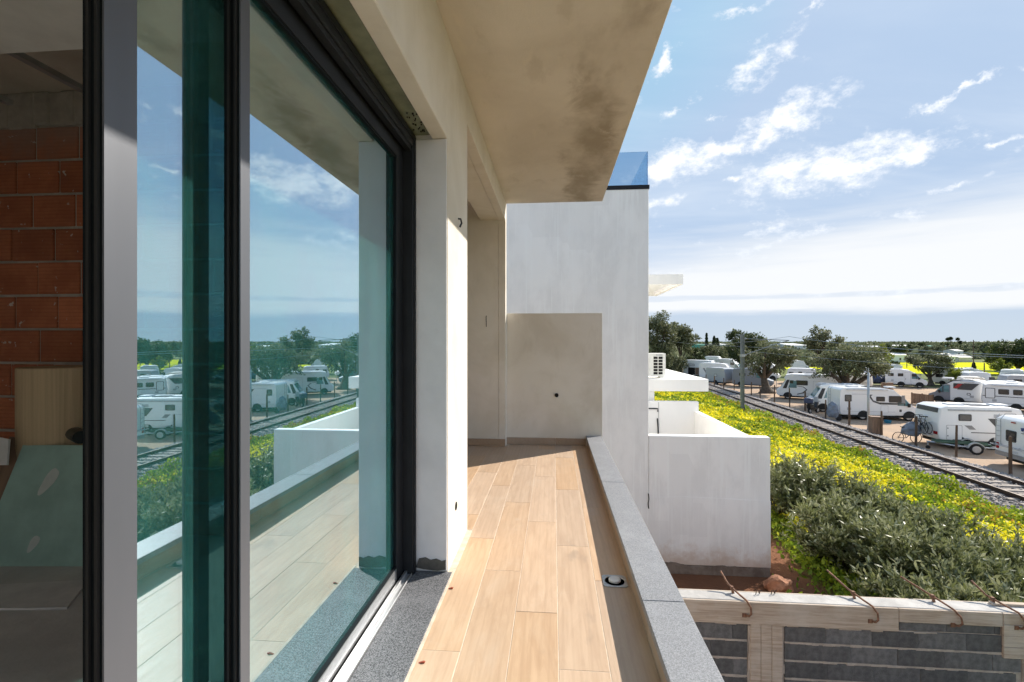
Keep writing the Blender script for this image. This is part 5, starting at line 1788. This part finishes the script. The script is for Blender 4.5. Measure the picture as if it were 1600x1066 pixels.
    # crates by the motorhome H
    for i, (u, v_, s_, lab) in enumerate(((1384, 609, 0.9, 'left brown crate stacked near the three-window motorhome'), (1392, 610, 1.0, 'right brown crate stacked near the three-window motorhome'))):
        q = at_z(u, v_, PARK)
        co = empty('crate', (q.x, q.y, PARK), 0.1 * i, lab, 'crate', 'brown crates')
        for kk in range(5):
            B('slat', 'panel_wood', co, -0.35, 0.35, 0, 0.4, 0.02 + kk * 0.2 * s_, 0.02 + kk * 0.2 * s_ + 0.16 * s_, 0.006)
    q = at_z(1387, 661, PARK)
    o = MB().lathe([(0.0, 0.0), (0.2, 0.0), (0.26, 0.22), (0.24, 0.22), (0.19, 0.02), (0.0, 0.02)], 16).build('wash_basin', 'blue_plastic', None, loc=(q.x, q.y, PARK))
    tag(o, 'small blue plastic basin beneath the swoosh motorhome', 'basin')


def lumps(name, mat, parent, c, s, seed):
    bm = bmesh.new()
    bmesh.ops.create_icosphere(bm, subdivisions=3, radius=1.0)
    r = random.Random(seed)
    ph = [r.uniform(0, 6) for _ in range(4)]
    for v in bm.verts:
        k = 1 + 0.10 * math.sin(4 * v.co.x + ph[0]) + 0.07 * math.sin(7 * v.co.z + 5 * v.co.y + ph[1]) + 0.05 * math.sin(13 * v.co.x + ph[2])
        z = v.co.z if v.co.z > -0.55 else -0.55
        v.co = Vector((c[0] + v.co.x * k * s[0], c[1] + v.co.y * k * s[1], c[2] + z * k * s[2]))
    me = bpy.data.meshes.new(name)
    bm.to_mesh(me)
    bm.free()
    me.materials.append(MATS[mat])
    return link(name, me, parent)


vehicles()


# ------------------------------------------------------------------ trees
def tree(name, label, base, H, cw, trunk_h, seed, leafmat='olive_leaf', nleaf=6500, ls=0.20, tr=0.28, flat=0.62, lean=(0, 0), cat='tree', group=None, nb=16, limbs=6):
    rng = np.random.default_rng(seed)
    r = random.Random(seed)
    o = empty(name, (base[0], base[1], base[2]), 0, label, cat, group)
    crown_c = Vector((lean[0], lean[1], trunk_h + (H - trunk_h) * 0.52))
    rz = (H - trunk_h) * 0.5
    rx = cw * 0.5
    cents, rads = [], []
    nb = int(nb * 1.35)
    for i in range(nb):
        while True:
            d = Vector((r.uniform(-1, 1), r.uniform(-1, 1), r.uniform(-1, 1)))
            if 0.15 < d.length < 1: break
        br = r.uniform(0.20, 0.36) * min(rx, rz * 1.3)
        c = crown_c + Vector((d.x * (rx - br * 0.8), d.y * (rx - br * 0.8), d.z * (rz - br * 0.6)))
        cents.append(c)
        rads.append(br)
    # trunk with flared, twisting base and limbs to the clumps
    tb = MB()
    pts, rad = [], []
    n = 7
    for i in range(n):
        t = i / (n - 1)
        pts.append((lean[0] * 0.6 * t + 0.10 * tr / 0.28 * math.sin(3 * t + seed), lean[1] * 0.6 * t + 0.08 * math.cos(4 * t + seed), trunk_h * 1.15 * t - 0.05))
        rad.append(tr * (1.75 * (1 - t) ** 3 + 0.75 + 0.12 * math.sin(9 * t + seed)))
    tb.tube(pts, rad, 10)
    top = Vector(pts[-2])
    for i in range(min(limbs, nb)):
        c = cents[i]
        m_ = top.lerp(c, 0.5) + Vector((r.uniform(-0.2, 0.2), r.uniform(-0.2, 0.2), r.uniform(-0.05, 0.25)))
        tb.tube([top + Vector((0, 0, -0.25)), m_, c], [tr * 0.55, tr * 0.34, tr * 0.10], 7)
        for j in range(2):
            e = c + Vector((r.uniform(-1, 1), r.uniform(-1, 1), r.uniform(-0.2, 1))) * rads[i] * 0.8
            tb.tube([m_, m_.lerp(e, 0.6) + Vector((0, 0, 0.08)), e], [tr * 0.2, tr * 0.12, 0.015], 5)
    tb.build('trunk', 'olive_bark', o, smooth=True)
    # leaf clumps
    w = np.array(rads) ** 2
    cnt = (nleaf * w / w.sum()).astype(int)
    Ps, Ts = [], []
    for c, br, k in zip(cents, rads, cnt):
        d = unit(rng.normal(size=(k, 3)))
        # twig-like knots inside each clump
        kn = unit(rng.normal(size=(22, 3))) * br * rng.uniform(0.65, 1.12, (22, 1))
        j = rng.integers(0, 22, k)
        p = kn[j] * (1 + 0.28 * rng.random((22, 1))[j] ** 3) + rng.normal(size=(k, 3)) * br * 0.15
        sel = rng.random(k) < 0.30
        p[sel] = (d * br * rng.uniform(0.35, 1.0, (k, 1)))[sel]
        p[:, 2] *= 0.85
        Ps.append(p + np.array(c)[None])
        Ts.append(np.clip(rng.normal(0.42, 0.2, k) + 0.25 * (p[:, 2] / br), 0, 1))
    P = np.concatenate(Ps)
    tn = np.concatenate(Ts)
    D = rng.normal(size=P.shape)
    D[:, 2] += 0.25
    s = ls * rng.uniform(0.6, 1.3, len(P))
    V = leaf_quads(P, D, s, s * 0.55, rng)
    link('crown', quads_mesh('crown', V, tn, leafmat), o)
    return o


def cone_tree(name, label, base, H, r0, seed, leafmat='dark_leaf', n=2500, ls=0.4):
    rng = np.random.default_rng(seed)
    o = empty(name, base, 0, label, 'tree')
    MB().tube([(0, 0, -0.1), (0, 0, H * 0.6)], [r0 * 0.2, r0 * 0.05], 7).build('trunk', 'olive_bark', o)
    z = rng.random(n) ** 0.8
    a = rng.uniform(0, 6.283, n)
    rr = r0 * (1 - z) ** 0.6 * (0.6 + 0.5 * rng.random(n)) * np.minimum(1, z * 8 + 0.3)
    P = np.stack([rr * np.cos(a), rr * np.sin(a), 0.03 * H + z * H * 0.97], 1)
    D = rng.normal(size=P.shape)
    D[:, 2] += 1.2
    s = ls * rng.uniform(0.6, 1.3, n)
    link('crown', quads_mesh('crown', leaf_quads(P, D, s, s * 0.5, rng), np.clip(rng.normal(0.35, 0.2, n), 0, 1), leafmat), o)
    return o


def tb(u, v):
    q = at_z(u, v, PARK)
    return (q.x, q.y, PARK)


def td(u, d):
    q = at_d(u, d)
    return (q.x, q.y, PARK)


def build_trees():
    g = 'olive trees in the park'
    tree('olive_tree', 'gnarled olive tree with a thick flared trunk beside the railway mast', tb(1196, 614), 6.5, 7.6, 2.0, 21, nleaf=7000, ls=0.26, tr=0.42, nb=18, limbs=8, group=g)
    tree('olive_tree', 'largest olive tree with broad round crown behind the swoosh motorhome', tb(1322, 634), 6.2, 7.4, 2.0, 5, nleaf=10500, ls=0.23, tr=0.40, nb=24, limbs=8, group=g)
    tree('olive_tree', 'round olive tree with forked trunk among the middle caravans', tb(1453, 603), 4.9, 6.4, 1.5, 33, nleaf=6000, ls=0.25, tr=0.26, nb=16, group=g)
    tree('olive_tree', 'tall olive tree standing just behind the largest olive', td(1290, 70), 8.6, 5.6, 2.4, 14, nleaf=6500, ls=0.30, tr=0.3, nb=16, group=g)
    tree('carob_tree', 'dark carob tree behind the railway mast', td(1166, 84), 8.8, 7.2, 1.6, 52, 'dark_leaf', nleaf=6500, ls=0.38, tr=0.35, nb=20)
    tree('olive_tree', 'tall olive tree at the far left beside the white wall', td(1028, 88), 11.6, 8.0, 2.6, 61, nleaf=9500, ls=0.32, tr=0.35, nb=22, group=g)
    tree('olive_tree', 'second tall olive tree right of the air conditioner', td(1064, 92), 10.4, 6.6, 3.0, 62, nleaf=8000, ls=0.33, tr=0.26, nb=18, group=g)
    tree('bushy_tree', 'low dark bushy tree at the foot of the left olives', td(1085, 96), 5.2, 4.6, 0.8, 63, 'dark_leaf', nleaf=3000, ls=0.36, tr=0.15, nb=10)
    tree('bushy_tree', 'pale green bush beneath the left olives', td(1045, 86), 4.6, 6.6, 0.4, 64, 'olive_leaf', nleaf=4500, ls=0.32, tr=0.12, nb=12)
    tree('bushy_tree', 'grey-green tree left of the dark carob', td(1112, 112), 5.9, 8.5, 1.0, 65, 'olive_leaf', nleaf=4500, ls=0.40, tr=0.2, nb=13)
    tree('bushy_tree', 'grey-green tree touching the dark carob at left', td(1136, 118), 5.6, 6.0, 1.0, 66, 'olive_leaf', nleaf=3500, ls=0.40, tr=0.2, nb=11)
    tree('shrub_tree', 'small bright yellow-green tree at the field edge', tb(1497, 606), 2.9, 3.3, 0.7, 71, 'lime_leaf', nleaf=3000, ls=0.22, tr=0.12, nb=10)
    tree('pine_tree', 'large dark spreading pine at the right edge', td(1592, 92), 6.9, 9.5, 1.2, 72, 'dark_leaf', nleaf=8500, ls=0.38, tr=0.3, nb=22)
    tree('pine_tree', 'dark pine left of the large spreading pine', td(1562, 104), 5.6, 6.5, 0.9, 73, 'dark_leaf', nleaf=5000, ls=0.38, tr=0.25, nb=14)
    tree('mimosa_tree', 'yellow blossoming mimosa tree by the far field', td(1563, 82), 3.6, 3.2, 0.9, 74, 'lime_leaf', nleaf=2200, ls=0.22, tr=0.1, nb=8)
    tree('bushy_tree', 'bright green bush behind the largest olive', td(1378, 128), 5.4, 6.0, 0.7, 75, 'lime_leaf', nleaf=2500, ls=0.4, tr=0.15, nb=9)
    tree('bushy_tree', 'dark round tree left of the pale warehouse', td(1401, 150), 6.2, 6.5, 0.8, 76, 'dark_leaf', nleaf=2500, ls=0.5, tr=0.2, nb=9)
    tree('bushy_tree', 'round dark bush in front of the pale warehouse', td(1392, 96), 2.5, 4.2, 0.2, 77, 'dark_leaf', nleaf=2200, ls=0.3, tr=0.1, nb=8)
    r = random.Random(12)
    kinds = ['leftmost', 'second', 'third', 'fourth', 'fifth', 'sixth', 'seventh', 'rightmost']
    for i, u in enumerate((1432, 1456, 1478, 1500, 1518, 1538, 1552, 1575)):
        tree('bushy_tree', f'brown-green tree in the belt beyond the yellow field, {kinds[i]} in the row', td(u + r.uniform(-4, 4), 165 + r.uniform(0, 50)), r.uniform(5.2, 6.2), r.uniform(8, 12), 0.8, 100 + i, ('dark_leaf', 'scrub_leaf')[i % 2], nleaf=2400, ls=0.6, tr=0.25, nb=10, group='trees beyond the yellow field')
    for i, (u, d, h, r0, lab) in enumerate(((1104, 210, 9.6, 0.75, 'slim dark cypress on the horizon at left'), (1116, 230, 8.6, 1.5, 'pointed conifer right of the slim cypress'), (1121, 232, 7.6, 1.2, 'shorter pointed conifer of the horizon pair'), (1521.5, 88, 2.4, 0.45, 'small dark cypress at the foot of the timber pole'))):
        cone_tree('cypress_tree', lab, td(u, d), h, r0, 200 + i, ls=0.5 if h > 4 else 0.2)
    # fan palms far out
    for i, (u, d, h, lab) in enumerate(((1481, 330, 7.6, 'left fan palm of the close pair on the horizon'), (1485.5, 326, 8.0, 'right fan palm of the close pair on the horizon'), (1496.5, 330, 7.6, 'single fan palm right of the palm pair'), (1500.5, 320, 5.4, 'lowest fan palm at the right of the group'))):
        o = empty('fan_palm', td(u, d), 0, lab, 'palm tree', 'fan palms on the horizon')
        MB().tube([(0, 0, 0), (0.1, 0, h * 0.5), (0, 0, h)], [0.26, 0.18, 0.16], 7).build('trunk', 'olive_bark', o)
        rng = np.random.default_rng(300 + i)
        n = 260
        Dv = unit(rng.normal(size=(n, 3)) + np.array([0, 0, 0.15]))
        P = np.tile(np.array([[0, 0, h]]), (n, 1)) + Dv * 0.15
        s = rng.uniform(0.9, 1.6, n)
        link('crown', quads_mesh('crown', leaf_quads(P, Dv, s, 0.32, rng), np.clip(rng.normal(0.3, 0.2, n), 0, 1), 'dark_leaf'), o)


build_trees()


# ------------------------------------------------------------------ far fields and buildings
def far_things():
    def sheet(name, label, pts, mat, dz):
        q = [at_z(u, v, PARK) for u, v in pts]
        o = MB().add([(p.x, p.y, PARK + dz) for p in q], [tuple(range(len(q)))]).build(name, mat)
        tag(o, label, 'field', kind='structure')
    sheet('yellow_field', 'bright yellow flowering field beyond the caravans', [(1372, 584), (1660, 586), (1660, 570), (1540, 567), (1372, 564)], 'yellow_field', 0.05)
    sheet('yellow_field', 'thin yellow strip of field between the far trees', [(1225, 577), (1300, 577), (1300, 570), (1225, 570)], 'yellow_field', 0.05)
    sheet('yellow_field', 'narrow far yellow strip near the horizon', [(1455, 543.5), (1500, 543.5), (1500, 542.5), (1455, 542.5)], 'yellow_field', 0.3)

    def shed(name, label, uL, uR, v, h, dep, wall, roof, rise=0.5, wins=(), cat='building'):
        a, b = at_z(uL, v, PARK), at_z(uR, v, PARK)
        o = empty(name, (a.x, a.y, PARK), math.atan2(b.y - a.y, b.x - a.x), label, cat)
        L = (b - a).length
        B('wall', wall, o, 0, L, 0, dep, 0, h)
        MB().prism([(-0.2, h + 0.002), (dep + 0.2, h + 0.002), (dep / 2, h + rise)], 'x', -0.2, L + 0.2).build('roof', roof, o)
        for (x0, x1, z0, z1) in wins:
            f = B('window', 'window_frame_dark', o, x0 * L, x1 * L, -0.04, 0.01, z0 * h, z1 * h)
        return o
    shed('warehouse', 'pale blue-grey warehouse left of the round olive tree', 1385, 1419, 566.5, 2.2, 6, 'pale_blue_body', 'roof_pale', 0.6, ((0.2, 0.3, 0.5, 0.75), (0.6, 0.68, 0.3, 0.6)))
    shed('farm_shed', 'pale gabled shed right of the round olive tree', 1476, 1493, 567.5, 1.9, 5, 'pale_blue_body', 'roof_pale', 0.9, ((0.3, 0.4, 0.4, 0.7),))
    shed('farm_house', 'white farmhouse with flat roof beyond the yellow field', 1494, 1505, 562, 3.0, 5, 'white_body', 'roof_pale', 0.5, ((0.3, 0.5, 0.55, 0.75),))
    shed('farm_shed', 'long low farm shed with pale roof beside the farmhouse', 1499, 1519, 566.5, 1.5, 5, 'silver_body', 'roof_pale', 0.8)
    for i, (uL, uR, v, h, lab) in enumerate(((1366, 1394, 548.5, 3.0, 'far white greenhouse behind the largest olive'), (1410, 1431, 546.5, 3.2, 'left far white greenhouse near the horizon'), (1434, 1445, 546.5, 3.2, 'small far white greenhouse near the horizon'), (1236, 1262, 549, 4.6, 'far white greenhouse between the two big olives'), (1120, 1136, 544, 4, 'far white greenhouse at the left horizon'))):
        shed('greenhouse', lab, uL, uR, v, h * 0.8, 30, 'greenhouse_white', 'greenhouse_white', h * 0.25)
    shed('net_house', 'long green netted growing house beneath the palms', 1455, 1493, 549, 3.2, 14, 'net_green', 'net_green', 0.3)
    shed('net_house', 'small bright green netted growing house at the left horizon', 1090, 1102, 548, 4.0, 10, 'net_green', 'net_green', 0.4)
    # far scrub: one mass out to the coast
    rng = np.random.default_rng(77)
    n = 5200
    d = 120 + 1250 * rng.random(n) ** 1.5
    u = rng.uniform(880, 1900, n)
    a = (u - 800) / F
    x = (-SP + a * CP) * d
    y = (CP + a * SP) * d
    v = 533 + 6.4 * F / d
    keep = ~((d < 170) & (u > 1370))
    keep &= (wave_noise(x, y, 5, 3, 0.006) + rng.normal(0, 0.25, n) > -0.35) | (d > 500)
    d, x, y = d[keep], x[keep], y[keep]
    n = len(d)
    k = 26
    br = rng.uniform(1.0, 2.6, n) * (1 + d / 700)
    dirs = unit(rng.normal(size=(n * k, 3)))
    dirs[:, 2] = np.abs(dirs[:, 2])
    P = np.repeat(np.stack([x, y, np.full(n, PARK)], 1), k, 0) + dirs * np.repeat(br, k)[:, None] * rng.uniform(0.5, 1.0, (n * k, 1)) * np.array([[1.2, 1.2, 0.9]])
    P[:, 2] = np.minimum(P[:, 2], PARK + np.repeat(np.where(d < 300, 4.2, 2.9), k) * rng.uniform(0.75, 1.0, n * k))
    s = np.repeat(br, k) * rng.uniform(0.4, 0.8, n * k)
    tone = np.clip(np.repeat(rng.normal(0.45, 0.25, n), k) + rng.normal(0, 0.15, n * k), 0, 1)
    V = leaf_quads(P, rng.normal(size=P.shape), s, s * 0.8, rng)
    tag(link('far_scrub', quads_mesh('far_scrub', V, tone, 'scrub_leaf')), 'dark far-off scrub and orchard mass reaching to the coast', 'scrub', kind='stuff')


far_things()


# ------------------------------------------------------------------ bank: shrubs and flowers
def shrub(label, u, d, R, H, seed, n=9000, ll=0.085):
    rng = np.random.default_rng(seed)
    q = at_d(u, d)
    D0 = RN.dot(Vector((q.x, q.y, 0)))
    zb = float(gz(D0))
    o = empty('shrub', (q.x, q.y, zb), 0, label, 'shrub', 'grey-green shrubs on the bank')
    # stems
    ns = 46
    az = rng.uniform(0, 6.283, ns)
    rr = np.sqrt(rng.random(ns)) * R
    tips = np.stack([rr * np.cos(az), rr * np.sin(az), H * (0.55 + 0.45 * np.sqrt(np.maximum(0, 1 - (rr / (R * 1.12)) ** 2))) * rng.uniform(0.78, 1.12, ns)], 1)
    st = MB()
    paths = []
    for t in tips:
        b = Vector((t[0] * 0.15, t[1] * 0.15, 0))
        m_ = Vector((t[0] * 0.55, t[1] * 0.55, t[2] * 0.62))
        st.tube([b, m_, Vector(t)], [0.016, 0.010, 0.003], 4, False)
        paths.append((np.array(b), np.array(m_), np.array(t)))
    st.build('stems', 'olive_bark', o)
    # side twigs carrying the leaves
    A = np.array([p[0] for p in paths]); M_ = np.array([p[1] for p in paths]); T_ = np.array([p[2] for p in paths])
    nt = 620
    i = rng.integers(0, ns, nt)
    t = rng.uniform(0.25, 1.0, nt)[:, None]
    pt = A[i] * (1 - t) ** 2 + 2 * M_[i] * t * (1 - t) + T_[i] * t ** 2
    td_ = unit(unit(T_[i] - A[i]) * 0.8 + rng.normal(size=(nt, 3)) * 0.65 + np.array([0, 0, 0.35]))
    tl = rng.uniform(0.15, 0.42, nt) + 0.25 * (rng.random(nt) < 0.12)
    k = rng.integers(0, nt, n)
    w = rng.random(n)[:, None]
    P = pt[k] + td_[k] * tl[k][:, None] * w + rng.normal(size=(n, 3)) * 0.012
    Dv = unit(td_[k] * 0.7 + rng.normal(size=(n, 3)) * 0.55 + np.array([0, 0, 0.25]))
    P[:, 2] = np.maximum(P[:, 2], 0.02)
    L = ll * rng.uniform(0.6, 1.25, n)
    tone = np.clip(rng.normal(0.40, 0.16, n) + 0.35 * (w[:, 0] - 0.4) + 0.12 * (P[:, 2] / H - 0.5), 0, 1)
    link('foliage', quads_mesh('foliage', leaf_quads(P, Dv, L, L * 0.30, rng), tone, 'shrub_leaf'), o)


def bank():
    sp = [('leftmost grey-green shrub against the white terrace wall', 1228, 12.2, 1.15, 1.35), ('tall shrub right behind the terrace wall corner', 1275, 11.6, 1.2, 1.3),
          ('shrub at the top of the thicket below the flowers', 1350, 10.9, 1.25, 1.3), ('shrub in the middle of the thicket top', 1432, 10.1, 1.25, 1.3),
          ('shrub near the right end of the thicket top', 1520, 9.3, 1.2, 1.25), ('shrub at the far right of the thicket', 1612, 8.7, 1.2, 1.2),
          ('front shrub nearest the dark hollow behind the boulder', 1318, 9.3, 1.0, 1.15), ('front shrub above the second rod clamp', 1400, 8.5, 1.05, 1.15),
          ('front shrub above the third rod clamp', 1487, 7.9, 1.0, 1.1), ('front shrub above the rightmost rod clamp', 1575, 7.4, 1.0, 1.05),
          ('front shrub cut by the right frame edge', 1665, 7.3, 1.0, 1.05), ('low front shrub hugging the block wall', 1448, 7.1, 0.8, 0.8), ('low shrub right of the hollow by the wall', 1545, 6.8, 0.8, 0.8)]
    for i, (lab, u, d, R, H) in enumerate(sp):
        shrub(lab, u, d, R, H, 400 + i, 9500 if d > 8 else 7500, 0.118)
    # ground cover
    rng = np.random.default_rng(5)
    n = 340000
    S = 3 + 92 * rng.random(n) ** 1.75
    D = rng.uniform(4.4, 16.0, n)
    x = RN.x * D + RT.x * S
    y = RN.y * D + RT.y * S
    inside = ((x < 4.02) & (y > 9.2) & (y < 21)) | ((y < 6.3) & (x < 7.4)) | (D > 15.6 + 0.5 * wave_noise(x, y, 3, 3, 0.3))
    x, y, D, S = x[~inside], y[~inside], D[~inside], S[~inside]
    n = len(x)
    pn = wave_noise(x, y, 9, 4, 0.10)
    hump = 0.10 + 0.16 * (wave_noise(x, y, 4, 3, 0.35) + 0.5)
    z = gz(D) + rng.random(n) * np.maximum(0.05, hump) * 1.6
    dist = np.sqrt(x * x + y * y)
    s = (0.030 + 0.0025 * dist) * rng.uniform(0.7, 1.4, n)
    Dv = rng.normal(size=(n, 3))
    Dv[:, 2] = np.abs(Dv[:, 2]) * 0.8 + 0.3
    P = np.stack([x, y, z], 1)
    edge = np.clip((D - 12.8) / 2.6, 0, 1)
    red = (wave_noise(x, y, 15, 4, 0.22) > 0.12) & (rng.random(n) < edge * 0.8)
    tone = np.clip(rng.normal(0.46, 0.17, n) + 0.14 * pn, 0, 0.72)
    tone[red] = np.clip(rng.normal(0.92, 0.08, red.sum()), 0, 1)
    tag(link('ground_cover', quads_mesh('ground_cover', leaf_quads(P, Dv, s * 1.2, s * 0.85, rng), tone, 'clover_leaf')), 'lush green ground cover on the bank beside the track', 'ground cover', kind='stuff')
    # yellow flowers in drifts
    n = 420000
    S = 3 + 92 * rng.random(n) ** 1.75
    D = rng.uniform(5.0, 15.3, n)
    x = RN.x * D + RT.x * S
    y = RN.y * D + RT.y * S
    dr = wave_noise(x, y, 9, 4, 0.10) + 0.55 * wave_noise(x, y, 22, 3, 0.5)
    pr = np.clip(0.70 + 2.5 * dr, 0.08, 1) * np.clip((14.4 - D) / 2.2, 0.03, 1)
    ok = (rng.random(n) < pr) & ~(((x < 4.02) & (y > 9.2) & (y < 21)) | ((y < 6.4) & (x < 7.4)))
    x, y, D = x[ok], y[ok], D[ok]
    n = len(x)
    dist = np.sqrt(x * x + y * y)
    z = gz(D) + 0.18 + 0.20 * rng.random(n) + 0.16 * wave_noise(x, y, 4, 3, 0.35)
    s = (0.022 + 0.0026 * dist) * rng.uniform(0.7, 1.3, n)
    Dv = rng.normal(size=(n, 3))
    Dv[:, 2] *= 0.35
    P = np.stack([x, y, z], 1)
    tag(link('yellow_flowers', quads_mesh('yellow_flowers', leaf_quads(P, Dv, s, s, rng), np.clip(rng.normal(0.5, 0.25, n), 0, 1), 'yellow_petal')), 'drifts of bright yellow flowers on the bank', 'flowers', kind='stuff')
    # weeds between the white wall and the block wall
    n = 9000
    x = rng.uniform(3.9, 8.5, n)
    y = rng.uniform(6.4, 10.5, n)
    D = RN.x * x + RN.y * y
    ok = rng.random(n) < np.clip((x - 3.6 - 0.2 * (y - 6)) * 0.7, 0.03, 1)
    x, y, D = x[ok], y[ok], D[ok]
    n = len(x)
    P = np.stack([x, y, gz(D) + 0.22 * rng.random(n)], 1)
    Dv = rng.normal(size=(n, 3))
    Dv[:, 2] = np.abs(Dv[:, 2]) + 0.3
    s = rng.uniform(0.06, 0.14, n)
    tag(link('weeds', quads_mesh('weeds', leaf_quads(P, Dv, s, s * 0.6, rng), np.clip(rng.normal(0.25, 0.14, n), 0, 0.7), 'clover_leaf')), 'low green weeds in the hollow behind the block wall', 'weeds', kind='stuff')


bank()
